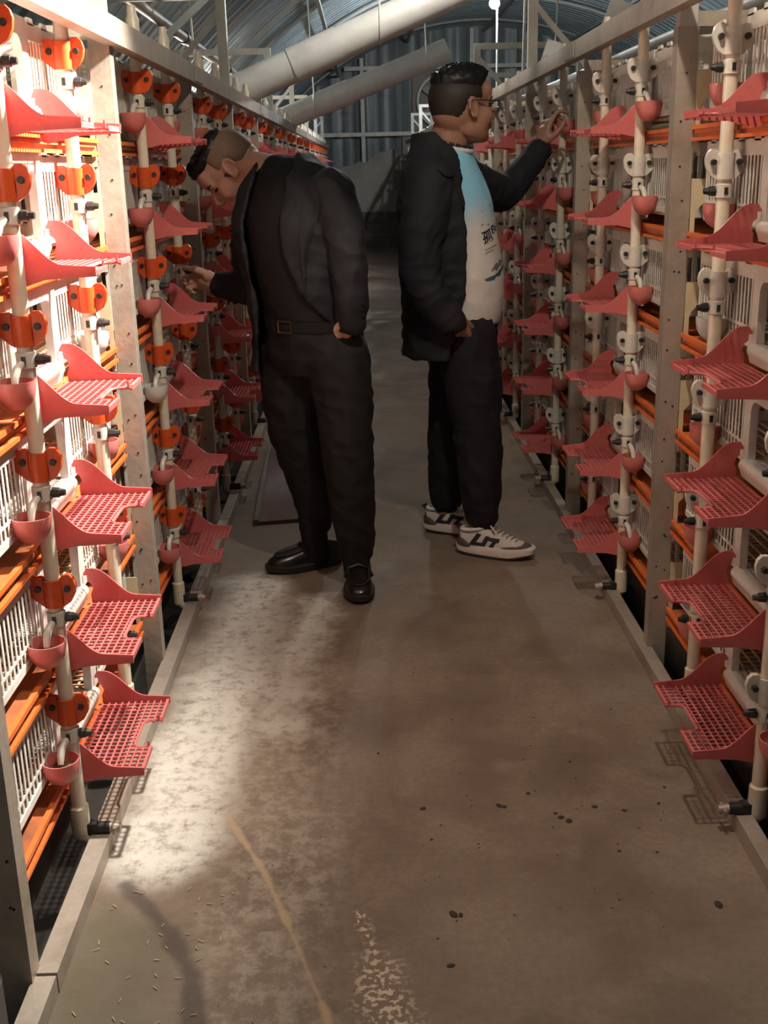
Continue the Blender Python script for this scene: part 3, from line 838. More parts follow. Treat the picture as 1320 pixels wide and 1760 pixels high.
# ------------------------------------------------------------------ people: helpers
def skin_like(name, col, rough, var=0.25, sss=0.0, scale=30, spec=0.4):
    m, nt, p = new_mat(name)
    g = G(nt)
    n = g.noise(g.coords(), scale, 4)
    c = g.mix(g.map(n, 0.3, 0.7, 0.0, var), col, tuple(x * 0.62 for x in col))
    nt.links.new(c, p.inputs['Base Color'])
    p.inputs['Roughness'].default_value = rough
    p.inputs['Specular IOR Level'].default_value = spec
    if sss:
        p.inputs['Subsurface Weight'].default_value = sss
        p.inputs['Subsurface Radius'].default_value = (0.012, 0.004, 0.002)
        p.inputs['Subsurface Scale'].default_value = 1.0
    return m
M['skin1'] = skin_like('skin_pale', (0.60, 0.36, 0.26), 0.5, 0.25, 0.1)
M['skin2'] = skin_like('skin_tan', (0.34, 0.185, 0.125), 0.5, 0.25, 0.1)
M['hair'] = skin_like('black_hair', (0.008, 0.008, 0.010), 0.45, 0.5, 0, 120)
M['fade'] = skin_like('shaved_hair', (0.24, 0.155, 0.105), 0.6, 0.5, 0, 400)
M['fade2'] = skin_like('short_hair', (0.024, 0.017, 0.015), 0.6, 0.5, 0, 400)
M['suit1'] = skin_like('black_suit_cloth', (0.0115, 0.0135, 0.019), 0.72, 0.35, 0, 160, 0.5)
M['shirt1'] = skin_like('dark_shirt_cloth', (0.009, 0.0075, 0.0085), 0.8, 0.35, 0, 120)
M['suit2'] = skin_like('navy_suit_cloth', (0.010, 0.012, 0.018), 0.8, 0.35, 0, 160)
M['trouser1'] = skin_like('black_trouser_cloth', (0.0095, 0.0085, 0.0095), 0.75, 0.35, 0, 160)
M['trouser2'] = skin_like('black_cotton', (0.009, 0.009, 0.013), 0.85, 0.35, 0, 160)
M['lining'] = skin_like('grey_lining', (0.12, 0.115, 0.12), 0.5, 0.25, 0, 60)
M['leather'] = skin_like('black_leather', (0.012, 0.011, 0.010), 0.28, 0.4, 0, 60, 0.6)
M['leathersole'] = skin_like('black_sole', (0.02, 0.018, 0.016), 0.5, 0.4, 0, 60)
M['brass'] = skin_like('brass_buckle', (0.28, 0.20, 0.09), 0.4, 0.2)
M['brass'].node_tree.nodes['Principled BSDF'].inputs['Metallic'].default_value = 0.9
M['lens'] = skin_like('dark_frame', (0.03, 0.02, 0.016), 0.3, 0.2)
M['sneaker'] = skin_like('white_knit', (0.62, 0.56, 0.50), 0.7, 0.3, 0, 200)
M['sneakersole'] = skin_like('white_foam', (0.70, 0.62, 0.56), 0.6, 0.2)
M['sneakergrey'] = skin_like('grey_suede', (0.11, 0.085, 0.075), 0.8, 0.3, 0, 120)
M['ink'] = skin_like('black_print', (0.02, 0.022, 0.03), 0.7, 0.3)
M['inkgrey'] = skin_like('grey_print', (0.20, 0.195, 0.20), 0.7, 0.3)
M['inkblue'] = skin_like('blue_print', (0.06, 0.14, 0.20), 0.7, 0.4, 0, 40)
M['eye'] = skin_like('dark_eye', (0.015, 0.010, 0.008), 0.15, 0.1)
M['lip'] = skin_like('lip', (0.40, 0.15, 0.12), 0.45, 0.2)

def tee_mat():
    """white cotton, with the cool light on the chest painted in as sky blue"""
    m, nt, p = new_mat('blue_lit_cotton')
    g = G(nt)
    sep = g.node('ShaderNodeSeparateXYZ')
    nt.links.new(g.world_pos(), sep.inputs[0])
    n = g.noise(g.coords(), 9, 4)
    z = g.math('ADD', sep.outputs[2], g.math('MULTIPLY', g.math('SUBTRACT', n, 0.5), 0.28))
    f = g.map(z, 1.12, 1.34)
    c = g.mix(f, (0.74, 0.71, 0.68), (0.30, 0.68, 0.93))  # blue cast of the light on the chest, put into the cotton colour
    nt.links.new(c, p.inputs['Base Color'])
    p.inputs['Roughness'].default_value = 0.85
    return m
M['tee'] = tee_mat()
M['teerib'] = skin_like('white_rib', (0.72, 0.72, 0.74), 0.85, 0.1)

def cr(p0, p1, p2, p3, t):
    return 0.5 * ((2 * p1) + (-p0 + p2) * t + (2 * p0 - 5 * p1 + 4 * p2 - p3) * t * t + (-p0 + 3 * p1 - 3 * p2 + p3) * t ** 3)
def densify(rows, k):
    """Catmull-Rom through rows of numbers"""
    out = []
    n = len(rows)
    for i in range(n - 1):
        a, b, c, d = rows[max(i - 1, 0)], rows[i], rows[i + 1], rows[min(i + 2, n - 1)]
        for j in range(k):
            out.append([cr(a[q], b[q], c[q], d[q], j / k) for q in range(len(b))])
    out.append(list(rows[-1]))
    return out

def loft(rows, f, l, n=40, sub=4, power=2.0, up=(0, 0, 1)):
    """rows: (cx, cy, cz, r_forward, r_left); closed tube with caps"""
    rows = densify(rows, sub)
    m = MB()
    f, l = Vector(f), Vector(l)
    for cx, cy, cz, rf, rl in rows:
        for i in range(n):
            t = 2 * math.pi * i / n
            c, s_ = math.cos(t), math.sin(t)
            c = math.copysign(abs(c) ** (2 / power), c); s_ = math.copysign(abs(s_) ** (2 / power), s_)
            m.v.append(tuple(Vector((cx, cy, cz)) + f * (rf * c) + l * (rl * s_)))
    for k in range(len(rows) - 1):
        for i in range(n):
            j = (i + 1) % n
            m.f.append((k * n + i, k * n + j, (k + 1) * n + j, (k + 1) * n + i))
    m.f.append(tuple(range(n))[::-1])
    m.f.append(tuple(range((len(rows) - 1) * n, len(rows) * n)))
    return m

def shell(rows, f, l, th=0.010, n=44, sub=4, power=2.2):
    """open coat: rows (cx, cy, cz, rf, rl, g0, g1); cloth runs from angle g1 round the back to g0 + 360"""
    rows = densify(rows, sub)
    f, l = Vector(f), Vector(l)
    m = MB()
    R = len(rows)
    for layer in (0, 1):
        for cx, cy, cz, rf, rl, g0, g1 in rows:
            for i in range(n):
                t = math.radians(g1 + (g0 + 360 - g1) * i / (n - 1))
                c, s_ = math.cos(t), math.sin(t)
                c = math.copysign(abs(c) ** (2 / power), c); s_ = math.copysign(abs(s_) ** (2 / power), s_)
                m.v.append(tuple(Vector((cx, cy, cz)) + f * ((rf - th * layer) * c) + l * ((rl - th * layer) * s_)))
    O = R * n
    for k in range(R - 1):
        for i in range(n - 1):
            a, b, c, d = k * n + i, k * n + i + 1, (k + 1) * n + i + 1, (k + 1) * n + i
            m.f.append((a, b, c, d)); m.f.append((O + d, O + c, O + b, O + a))
        for i, fl in ((0, False), (n - 1, True)):
            q = (k * n + i, (k + 1) * n + i, O + (k + 1) * n + i, O + k * n + i)
            m.f.append(q[::-1] if fl else q)
    for i in range(n - 1):
        m.f.append((i, O + i, O + i + 1, i + 1))
        e = (R - 1) * n
        m.f.append((e + i, e + i + 1, O + e + i + 1, O + e + i))
    return m

def limb(pts, rs, n=24, sub=5):
    rows = densify([[*p, r] for p, r in zip(pts, rs)], sub)
    m = MB().tube([r[:3] for r in rows], [r[3] for r in rows], n)
    m.ball(pts[0], rs[0] * 0.99, n, 10).ball(pts[-1], rs[-1] * 0.99, n, 10)
    return m

def capsule(p0, p1, r0, r1, n=12):
    return MB().tube([p0, p1], [r0, r1], n).ball(p0, r0, n, 8).ball(p1, r1, n, 8)

def fuse(mbs, voxel=0.005, smooth=4, fold=None, mat=None, name='body', angle=180):
    """one continuous surface out of overlapping closed pieces"""
    big = MB()
    for b in mbs: big.add(b.v, b.f)
    me = bpy.data.meshes.new('tmp')
    me.from_pydata(big.v, [], big.f)
    o = bpy.data.objects.new('tmp', me)
    COL.objects.link(o)
    r = o.modifiers.new('r', 'REMESH'); r.mode = 'VOXEL'; r.voxel_size = voxel; r.adaptivity = 0.0
    if smooth:
        q = o.modifiers.new('s', 'SMOOTH'); q.factor = 0.5; q.iterations = smooth
    dg = bpy.context.evaluated_depsgraph_get()
    out = bpy.data.meshes.new_from_object(o.evaluated_get(dg))
    bpy.data.objects.remove(o); bpy.data.meshes.remove(me)
    out.name = name
    if fold:
        nrm = [v.normal.copy() for v in out.vertices]
        for v, nn in zip(out.vertices, nrm): v.co += nn * fold(v.co)
    out.materials.clear()
    if mat: out.materials.append(M[mat])
    out.polygons.foreach_set('use_smooth', [True] * len(out.polygons))
    out.update()
    return out

def folds(amp, sx, sy, sz, seed=0.0):
    """cloth relief: broad sags plus sharper creases"""
    def fn(co):
        q = Vector((co.x * sx + seed, co.y * sy, co.z * sz + 0.6 * math.sin(co.x * 9 + co.y * 7)))
        a = noise.noise(q)
        b = noise.noise(q * 2.1 + Vector((3.1, 1.7, 0.4)))
        c = noise.noise(Vector((co.x * 10 + co.z * 9, co.y * 10 - co.z * 5, co.z * 16)) + Vector((seed, 0, 0)))
        return amp * (a * 0.9 + (0.5 - abs(b) * 1.6) * 0.8 + (0.35 - abs(c) * 1.4) * 0.55)
    return fn

def head_parts(T, chin=1.0, wide=1.0):
    """skull smoothed into one form first, then ears, nose and lips"""
    sk, fine = head_pieces(T, chin, wide)
    me = fuse(sk, 0.0045, 14)
    m = MB(); m.v = [tuple(v.co) for v in me.vertices]; m.f = [tuple(p.vertices) for p in me.polygons]
    bpy.data.meshes.remove(me)
    return [m] + fine
def head_pieces(T, chin, wide):
    """closed pieces of a head in its own frame (x forward, y left, z up), moved by matrix T"""
    ps, sk = [], []
    def E(c, r, rot=None, to=None): (sk if to is None else to).append(MB().ball(c, r, 28, 18, rot).xform(T))
    E((-0.016, 0, 0.034), (0.097, 0.078 * wide, 0.083))
    E((-0.030, 0, -0.010), (0.080, 0.070 * wide, 0.075))
    E((0.030, 0, -0.030), (0.060, 0.060 * wide, 0.085))
    E((0.034, 0, -0.078 * chin), (0.050, 0.052 * wide, 0.034))
    E((0.064, 0, -0.092 * chin), (0.024, 0.027, 0.020))
    for s in (-1, 1):
        E((0.052, s * 0.036 * wide, -0.030), (0.036, 0.028, 0.034))
        E((0.012, s * 0.044 * wide, -0.060), (0.050, 0.017, 0.036))
        E((0.076, s * 0.026, 0.019), (0.014, 0.024, 0.009))
        E((0.099, s * 0.0115, -0.034), (0.011, 0.0085, 0.008), None, ps)
        # ear: rim, bowl, lobe
        ear = Matrix.Translation((-0.004, s * 0.077 * wide, -0.006)) @ Matrix.Rotation(math.radians(-s * 22), 4, 'Z') @ Matrix.Rotation(math.radians(-12), 4, 'Y')
        ring = [(math.cos(t) * (0.017 if math.cos(t) > 0 else 0.019), s * 0.006, math.sin(t) * 0.029 + 0.002) for t in [math.radians(-130 + 20 * k) for k in range(17)]]
        ps.append(MB().tube(ring, [0.0050] * len(ring), 8).xform(T @ ear))
        ps.append(MB().ball((0, 0, 0), (0.017, 0.0055, 0.028), 16, 10).xform(T @ ear))
        ps.append(MB().ball((0.007, s * 0.004, -0.028), (0.009, 0.005, 0.010), 12, 8).xform(T @ ear))
        ps.append(MB().ball((0.014, s * 0.005, -0.004), (0.005, 0.005, 0.008), 10, 8).xform(T @ ear))
    E((0.062, 0, 0.046), (0.036, 0.054 * wide, 0.040))
    ps.append(MB().tube([(0.085, 0, 0.016), (0.096, 0, -0.004), (0.108, 0, -0.024), (0.104, 0, -0.034)], [0.008, 0.0095, 0.0125, 0.011], 12).xform(T))
    E((0.086, 0, -0.0555), (0.0120, 0.0235, 0.0062), None, ps)
    E((0.084, 0, -0.0665), (0.0120, 0.0210, 0.0070), None, ps)
    return sk, ps

def hair_mesh(T, thick, name, mat, n=72, m=40, seed=0.0, base=-0.005, rough=True):
    """scalp shell whose thickness follows thick(direction); sinks under the skin where there is no hair"""
    mb = MB()
    c = Vector((-0.016, 0, 0.030))
    for i in range(m + 1):
        ph = math.pi * i / m
        for k in range(n):
            t = 2 * math.pi * k / n
            d = Vector((math.sin(ph) * math.cos(t), math.sin(ph) * math.sin(t), math.cos(ph)))
            p = c + Vector((d.x * 0.0975, d.y * 0.0785, d.z * (0.0835 if d.z > 0 else 0.112)))
            h = thick(d)
            if h > 0 and rough: h *= 0.85 + 0.35 * noise.noise(Vector((d.x * 14 + seed, d.y * 14, d.z * 7))) + 0.2 * noise.noise(d * 31)
            mb.v.append(tuple(T @ (p + d * (base + h))))
    for i in range(m):
        for k in range(n):
            j = (k + 1) % n
            mb.f.append((i * n + k, (i + 1) * n + k, (i + 1) * n + j, i * n + j))
    return mb.mesh(name, mat, angle=60)

def sstep(a, b, x):
    t = max(0.0, min(1.0, (x - a) / (b - a)))
    return t * t * (3 - 2 * t)

def hand_parts(wrist, fwd, palm, side, curls, spread=0.10, thumb=(0.5, 0.4), scale=1.0):
    """hand pieces: fwd along the fingers, palm = direction the palm faces, side +1 left hand / -1 right.
    curls: bend in radians per joint for index..little; thumb: (swing out from the palm edge, bend)"""
    f = Vector(fwd).normalized()
    p = Vector(palm); p = (p - f * p.dot(f)).normalized()
    th = f.cross(p) * side            # towards the thumb
    w = Vector(wrist)
    S = scale
    def at(a, b, c): return w + f * (a * S) + th * (b * S) + p * (c * S)
    ps = [limb([at(-0.03, 0, 0), at(0.015, 0, 0), at(0.05, 0.002, -0.002)], [0.027 * S, 0.026 * S, 0.026 * S], 16, 3)]
    for b in (-0.030, -0.011, 0.011, 0.030):
        ps.append(capsule(at(0.018, b * 0.62, 0.0), at(0.088, b, -0.002), 0.0165 * S, 0.0125 * S))
    ps.append(MB().ball(at(0.035, 0.026, 0.010), 0.020 * S, 14, 10))
    lens = [(0.042, 0.025, 0.020), (0.046, 0.029, 0.021), (0.042, 0.027, 0.020), (0.033, 0.020, 0.018)]
    for i in range(4):
        b = (0.030, 0.011, -0.011, -0.030)[i]
        pos = at(0.088 - (0.004 if i in (0, 2) else 0) - (0.010 if i == 3 else 0), b, -0.001)
        ang = 0.0
        dirn = (f + th * (spread * (1.5 - i) / 1.5)).normalized()
        for j, L in enumerate(lens[i]):
            ang += curls[i][j]
            d = dirn * math.cos(ang) + p * math.sin(ang)
            q = pos + d * (L * S)
            r0, r1 = ((0.0098, 0.0088), (0.0088, 0.0080), (0.0080, 0.0066))[j]
            ps.append(capsule(pos, q, r0 * S * (0.9 if i == 3 else 1), r1 * S * (0.9 if i == 3 else 1), 10))
            pos = q
    pos = at(0.022, 0.028, 0.010)
    sw, bd = thumb
    d = (f * math.cos(sw) + th * math.sin(sw) * 0.8 + p * math.sin(sw) * 0.6).normalized()
    for j, L in enumerate((0.038, 0.032, 0.026)):
        q = pos + d * (L * S)
        r0, r1 = ((0.0135, 0.0115), (0.0112, 0.0098), (0.0098, 0.0075))[j]
        ps.append(capsule(pos, q, r0 * S, r1 * S, 10))
        pos = q
        d = (d * math.cos(bd) + (f * 0.8 - th * 0.6).normalized() * math.sin(bd)).normalized()
    return ps

from mathutils.bvhtree import BVHTree
def bvh_of(me):
    return BVHTree.FromPolygons([v.co for v in me.vertices], [tuple(p.vertices) for p in me.polygons])
def drape(mb, bvh, origin, ux, uy, dirn, lift=0.0016):
    """lay a flat print (x, y in metres) onto a garment along dirn"""
    out = MB()
    o, ux, uy, dn = Vector(origin), Vector(ux), Vector(uy), Vector(dirn).normalized()
    for x, y, z in mb.v:
        q = o + ux * x + uy * y
        hit = bvh.ray_cast(q - dn * 0.4, dn)
        h = hit[0] if hit[0] is not None else bvh.find_nearest(q)[0]
        out.v.append(tuple(h - dn * (lift + z)))
    out.f = list(mb.f)
    return out
def text_mb(txt, size):
    cu = bpy.data.curves.new('t', 'FONT')
    cu.body = txt; cu.size = size; cu.resolution_u = 3; cu.offset = size * 0.022
    o = bpy.data.objects.new('t', cu)
    COL.objects.link(o)
    dg = bpy.context.evaluated_depsgraph_get()
    me = bpy.data.meshes.new_from_object(o.evaluated_get(dg))
    mb = MB()
    mb.v = [tuple(v.co) for v in me.vertices]; mb.f = [tuple(p.vertices) for p in me.polygons]
    bpy.data.objects.remove(o); bpy.data.curves.remove(cu); bpy.data.meshes.remove(me)
    return mb

def shoe_frame(heel, toe):
    h, t = Vector(heel), Vector(toe)
    f = (t - h); f.z = 0; L = f.length; f.normalize()
    return Matrix.Translation(h) @ Matrix(((f.x, -f.y, 0, 0), (f.y, f.x, 0, 0), (0, 0, 1, 0), (0, 0, 0, 1))), L
def outline(L, w, n=28, grow=0.0):
    """foot sole outline, x from heel to toe"""
    pts = []
    for i in range(n):
        t = 2 * math.pi * i / n
        x = L / 2 - (L / 2 + grow) * math.cos(t)
        q = x / L
        half = w * (0.40 + 0.16 * sstep(0.25, 0.72, q)) + grow
        pts.append((x, half * math.copysign(abs(math.sin(t)) ** 0.75, math.sin(t))))
    return pts
def layer_solid(rows, L, w, T, n=28):
    """rows (z, shrink, x-shift, lift at toe)"""
    m = MB()
    for z, gsh, xs, toe in rows:
        for x, y in outline(L, w, n, -gsh):
            q = max(0, min(1, x / L))
            m.v.append(tuple(T @ Vector((x + xs, y, z + toe * sstep(0.68, 1.0, q) + 0.35 * toe * sstep(0.25, 0.0, q)))))
    R = len(rows)
    for k in range(R - 1):
        for i in range(n):
            j = (i + 1) % n
            m.f.append((k * n + i, (k + 1) * n + i, (k + 1) * n + j, k * n + j))
    m.f.append(tuple(range(n))); m.f.append(tuple(range((R - 1) * n, R * n))[::-1])
    return m

def strip(bvh, inner, outer, origin, dirn, lift, mat, name, parent, sub=6, across=6):
    """band of cloth between two (x, z) polylines, laid on a garment"""
    A, B = densify([list(p) for p in inner], sub), densify([list(p) for p in outer], sub)
    m = MB()
    for a, b in zip(A, B):
        for k in range(across + 1):
            t = k / across
            m.v.append((a[0] + (b[0] - a[0]) * t, a[1] + (b[1] - a[1]) * t, 0.004 * math.sin(math.pi * t)))
    w = across + 1
    for i in range(len(A) - 1):
        for k in range(across):
            m.f.append((i * w + k, i * w + k + 1, (i + 1) * w + k + 1, (i + 1) * w + k))
    d = drape(m, bvh, origin, (1, 0, 0), (0, 0, 1), dirn, lift)
    return obj(name, d.mesh(name, mat, angle=70), parent)

def upper(rows, T, zb, n=22):
    """shoe upper: rows (x, half width, top z)"""
    rows = densify(rows, 4)
    m = MB()
    for x, w, zt in rows:
        for i in range(n):
            t = 2 * math.pi * i / n
            c, s_ = math.cos(t), math.sin(t)
            z = zb + ((zt - zb) * abs(s_) ** 0.9 if s_ > 0 else -0.012 * abs(s_))
            m.v.append(tuple(T @ Vector((x, w * math.copysign(abs(c) ** 0.8, c), z))))
    R = len(rows)
    for k in range(R - 1):
        for i in range(n):
            j = (i + 1) % n
            m.f.append((k * n + i, k * n + j, (k + 1) * n + j, (k + 1) * n + i))
    m.f.append(tuple(range(n))[::-1]); m.f.append(tuple(range((R - 1) * n, R * n)))
    return m

def rot_cols(x, y, z, t):
    x, y, z = Vector(x).normalized(), Vector(y).normalized(), Vector(z).normalized()
    return Matrix(((x.x, y.x, z.x, t[0]), (x.y, y.y, z.y, t[1]), (x.z, y.z, z.z, t[2]), (0, 0, 0, 1)))

def patch(bvh, pts, origin, ux, uy, dirn, lift, mat, name, parent, cut=10):
    """small piece of cloth or print cut to pts, laid on a garment"""
    m = MB()
    n = len(pts)
    cx, cy = sum(p[0] for p in pts) / n, sum(p[1] for p in pts) / n
    for k in range(cut + 1):
        a = k / cut
        for x, y in pts: m.v.append((cx + (x - cx) * a, cy + (y - cy) * a, 0.0))
    for k in range(cut):
        for i in range(n):
            j = (i + 1) % n
            m.f.append((k * n + i, (k + 1) * n + i, (k + 1) * n + j, k * n + j))
    d = drape(m, bvh, origin, ux, uy, dirn, lift)
    return obj(name, d.mesh(name, mat, angle=60), parent)

# ================================================================== the man on the right
man2 = thing('person', (0.33, 4.05, 0), 'man in black blazer and blue-lit white T-shirt with glasses reaching to the right rack', 'person')
def rel2(o): o.location = (-0.33, -4.05, 0); return o
f2, l2 = Vector((0.94, -0.342, 0)), Vector((0.342, 0.94, 0))
HT2 = Matrix.Translation((0.345, 4.022, 1.572)) @ Matrix.Rotation(math.radians(20), 4, 'Z') @ Matrix.Rotation(math.radians(-2), 4, 'Y') @ Matrix.Scale(1.04, 4)
Y2 = 4.05
core = [loft([(0.335, Y2, 0.80, .10, .13), (0.325, Y2, 0.95, .12, .15), (0.315, Y2, 1.12, .12, .16), (0.295, Y2, 1.28, .11, .16), (0.285, Y2, 1.38, .08, .14), (0.285, Y2, 1.43, .06, .07)], f2, l2)]
core += [limb([(0.270, 4.05, 1.38), (0.288, 4.045, 1.44), (0.312, 4.035, 1.51), (0.322, 4.03, 1.56)], [0.078, 0.071, 0.067, 0.064])]
core += [limb([(0.225, 3.90, 1.33), (0.178, 3.835, 1.06), (0.285, 3.825, 0.88)], [0.05, 0.042, 0.028])]
core += [limb([(0.36, 4.20, 1.33), (0.53, 4.36, 1.29), (0.676, 4.468, 1.445)], [0.05, 0.042, 0.028])]
core += [limb([(0.352, 3.97, 0.82), (0.385, 3.945, 0.45), (0.408, 3.945, 0.07)], [0.075, 0.055, 0.036]), limb([(0.335, 4.13, 0.82), (0.302, 4.17, 0.44), (0.284, 4.205, 0.07)], [0.075, 0.055, 0.036])]
core += head_parts(HT2, 1.03, 1.02)
core += hand_parts((0.676, 4.468, 1.447), (0.30, 0.16, 0.94), (0.86, 0.25, -0.32), -1, [(0.25, 0.75, 0.65), (0.75, 1.05, 0.6), (0.95, 1.15, 0.6), (1.05, 1.15, 0.6)], 0.12, (0.75, 0.45), 1.02)
core += hand_parts((0.284, 3.828, 0.888), (0.42, 0.52, -0.74), (0.15, 0.75, 0.6), 1, [(0.2, 0.3, 0.2)] * 4, 0.05, (0.35, 0.2), 1.0)
rel2(obj('body', fuse(core, 0.0042, 5, None, 'skin2', 'body'), man2))
def hair2(d):
    # full on the crown, cut short at nape and temples
    up = d.z + 0.10 * d.x
    top = sstep(0.30, 0.62, up) * sstep(0.98, 0.70, d.x - 0.35 * max(0, d.z))
    face = sstep(0.45, 0.75, d.x) * sstep(0.62, 0.42, d.z)
    fore = math.exp(-((d.x - 0.62) / 0.22) ** 2) * sstep(0.45, 0.75, d.z) * sstep(0.95, 0.6, abs(d.y))
    return (0.006 + 0.024 * top + 0.016 * fore) * (1 - face) if (top > 0.02) else 0.0
rel2(obj('hair', hair_mesh(HT2, hair2, 'hair', 'hair', seed=2.0), man2))
def side2(d):
    e = 0.06 * noise.noise(d * 9)
    k = sstep(0.05, -0.35, d.x)
    low = sstep(-0.16 - 0.62 * k + e, 0.04 - 0.58 * k + e, d.z)
    front = sstep(0.62, 0.50, d.x + 0.35 * d.z * 0)
    return 0.0100 * low * front
rel2(obj('short_hair', hair_mesh(HT2, side2, 'short_hair', 'fade2', seed=5.0, rough=False), man2))
gl = MB()
for s in (-1, 1):
    gl.tube([(-0.022, s * 0.084, 0.004), (0.0, s * 0.084, 0.018), (0.05, s * 0.079, 0.016), (0.100, s * 0.068, 0.012)], 0.0019, 8)
    gl.tube([(0.104 - 0.006 * abs(math.cos(t)), s * (0.034 + 0.031 * math.cos(t)), 0.0 + 0.020 * math.sin(t)) for t in [2 * math.pi * i / 24 for i in range(25)]], 0.0015, 6)
gl.tube([(0.106, -0.010, 0.006), (0.110, 0, 0.009), (0.106, 0.010, 0.006)], 0.0015, 6)
rel2(obj('glasses', gl.xform(HT2).mesh('glasses', 'lens'), man2))
for s in (-1, 1):
    rel2(obj('eye', MB().ball((0.074, s * 0.031, 0.002), (0.012, 0.0125, 0.0085), 14, 10).xform(HT2), man2, mat='eye'))
# T-shirt
tee_rows = [(0.335, Y2, 0.842, .142, .168), (0.332, Y2, 0.90, .155, .176), (0.327, Y2, 0.98, .163, .182), (0.322, Y2, 1.06, .160, .184), (0.315, Y2, 1.15, .150, .184), (0.303, Y2, 1.28, .136, .182), (0.290, Y2, 1.37, .108, .160), (0.288, Y2, 1.42, .088, .115), (0.292, Y2, 1.440, .080, .086)]
tee_me = fuse([loft(tee_rows, f2, l2, 44, 5)], 0.006, 3, folds(0.0035, 5, 5, 7, 1.0), 'tee', 't_shirt')
tee = rel2(obj('t_shirt', tee_me, man2))
col_pts = []
for i in range(41):
    t = 2 * math.pi * i / 40
    col_pts.append(Vector((0.293, Y2, 1.443)) + f2 * (0.080 * math.cos(t)) + l2 * (0.084 * math.sin(t)) + Vector((0, 0, -0.014 * math.cos(t))))
obj('collar_rib', MB().tube(col_pts, 0.010, 10).mesh('collar_rib', 'teerib'), tee)
neck_pts = []
for i in range(41):
    t = 2 * math.pi * i / 40
    neck_pts.append(Vector((0.295, Y2, 1.462)) + f2 * (0.081 * math.cos(t)) + l2 * (0.083 * math.sin(t)) + Vector((0, 0, -0.022 * math.cos(t))))
nk = MB()
for i in range(0, 40, 2):
    nk.tube([neck_pts[i], neck_pts[i + 1]], 0.006, 8).ball(neck_pts[i + 1], 0.006, 8, 6)
rel2(obj('necklace', nk.mesh('necklace', 'ink'), man2))
tb = bvh_of(tee_me)
EX, EZ = Vector((1, 0, 0)), Vector((0, 0, 1))
dn = Vector((-0.10, 1, -0.0))
ux = Vector((0.965, 0, 0.26)); uy = Vector((-0.26, 0, 0.965))
# print on the chest: brush lettering, two thin lines, a blue boat-like blot
pr = drape(text_mb('孤', 0.046), tb, (0.405, 3.9, 1.128), ux, uy, dn)
obj('printed_lettering', pr.mesh('printed_lettering', 'ink'), tee)
pr = drape(text_mb('Br', 0.040), tb, (0.444, 3.9, 1.155), ux, uy, dn)
obj('printed_lettering', pr.mesh('printed_lettering', 'ink'), tee)
for i, (w, dz) in enumerate(((0.052, 0.0), (0.034, -0.011))):
    lines = MB()
    x = 0.0
    while x < w:
        lines.box(x, x + 0.0045, 0, 0.0035, 0, 0.0005); x += 0.0062
    obj('printed_line', drape(lines, tb, (0.412, 3.9, 1.104 + dz), ux, uy, dn).mesh('printed_line', 'inkgrey'), tee)
patch(tb, [(-0.050, -0.022), (-0.030, -0.016), (0.000, -0.008), (0.030, 0.006), (0.042, 0.022), (0.040, 0.002), (0.022, -0.016), (-0.010, -0.027), (-0.038, -0.029)], (0.455, 3.9, 1.030), EX, EZ, dn, 0.0016, 'inkblue', 'printed_blot', tee)
patch(tb, [(-0.020, -0.006), (0.000, 0.018), (0.025, 0.030), (0.040, 0.026), (0.030, 0.008), (0.005, -0.006)], (0.452, 3.9, 1.038), EX, EZ, dn, 0.0014, 'inkgrey', 'printed_blot', tee)
rs = random.Random(4)
sp = MB()
for i in range(14):
    x, y, r = rs.uniform(0, 0.09), rs.uniform(0, 0.10), rs.uniform(0.0012, 0.003)
    sp.prism([(x + r * math.cos(a), y + r * math.sin(a)) for a in [k * 1.047 for k in range(6)]], 'z', 0, 0.0004)
obj('printed_specks', drape(sp, tb, (0.385, 3.9, 1.18), EX, EZ, dn).mesh('printed_specks', 'ink'), tee)['kind'] = 'stuff'
# blazer
jk = [(0.300, Y2, 0.735, .172, .205, -75, 46), (0.303, Y2, 0.84, .172, .205, -66, 46), (0.305, Y2, 0.95, .172, .205, -58, 44), (0.302, Y2, 1.08, .168, .206, -54, 42), (0.292, Y2, 1.20, .162, .207, -50, 38), (0.283, Y2, 1.30, .150, .205, -46, 33), (0.277, Y2, 1.375, .128, .180, -40, 30), (0.270, Y2, 1.425, .108, .132, -42, 36), (0.262, Y2, 1.465, .094, .100, -60, 52), (0.250, Y2, 1.492, .080, .090, -74, 68)]
pieces = [shell(jk, f2, l2, 0.013, 60, 4)]
pieces += [limb([(0.232, 3.905, 1.335), (0.195, 3.855, 1.20), (0.178, 3.835, 1.055), (0.222, 3.822, 0.955), (0.283, 3.825, 0.882)], [0.083, 0.078, 0.069, 0.062, 0.055])]
pieces += [limb([(0.350, 4.20, 1.335), (0.44, 4.285, 1.30), (0.53, 4.36, 1.285), (0.60, 4.41, 1.35), (0.664, 4.458, 1.425)], [0.083, 0.075, 0.066, 0.056, 0.049])]
jk2 = fuse(pieces, 0.0055, 8, folds(0.009, 6, 6, 8, 4.0), 'suit2', 'blazer')
jo2 = rel2(obj('blazer', jk2, man2))
jb = bvh_of(jk2)
strip(jb, [(0.300, 1.425), (0.318, 1.385), (0.342, 1.33), (0.362, 1.25), (0.374, 1.16), (0.378, 1.07)], [(0.252, 1.455), (0.262, 1.40), (0.290, 1.345), (0.318, 1.27), (0.346, 1.17), (0.370, 1.07)], (0, 3.9, 0), dn, 0.005, 'suit2', 'lapel', jo2)
strip(jb, [(0.262, 1.398), (0.285, 1.372), (0.305, 1.36)], [(0.235, 1.378), (0.262, 1.352), (0.296, 1.348)], (0, 3.9, 0), dn, 0.008, 'suit2', 'lapel_notch', jo2)
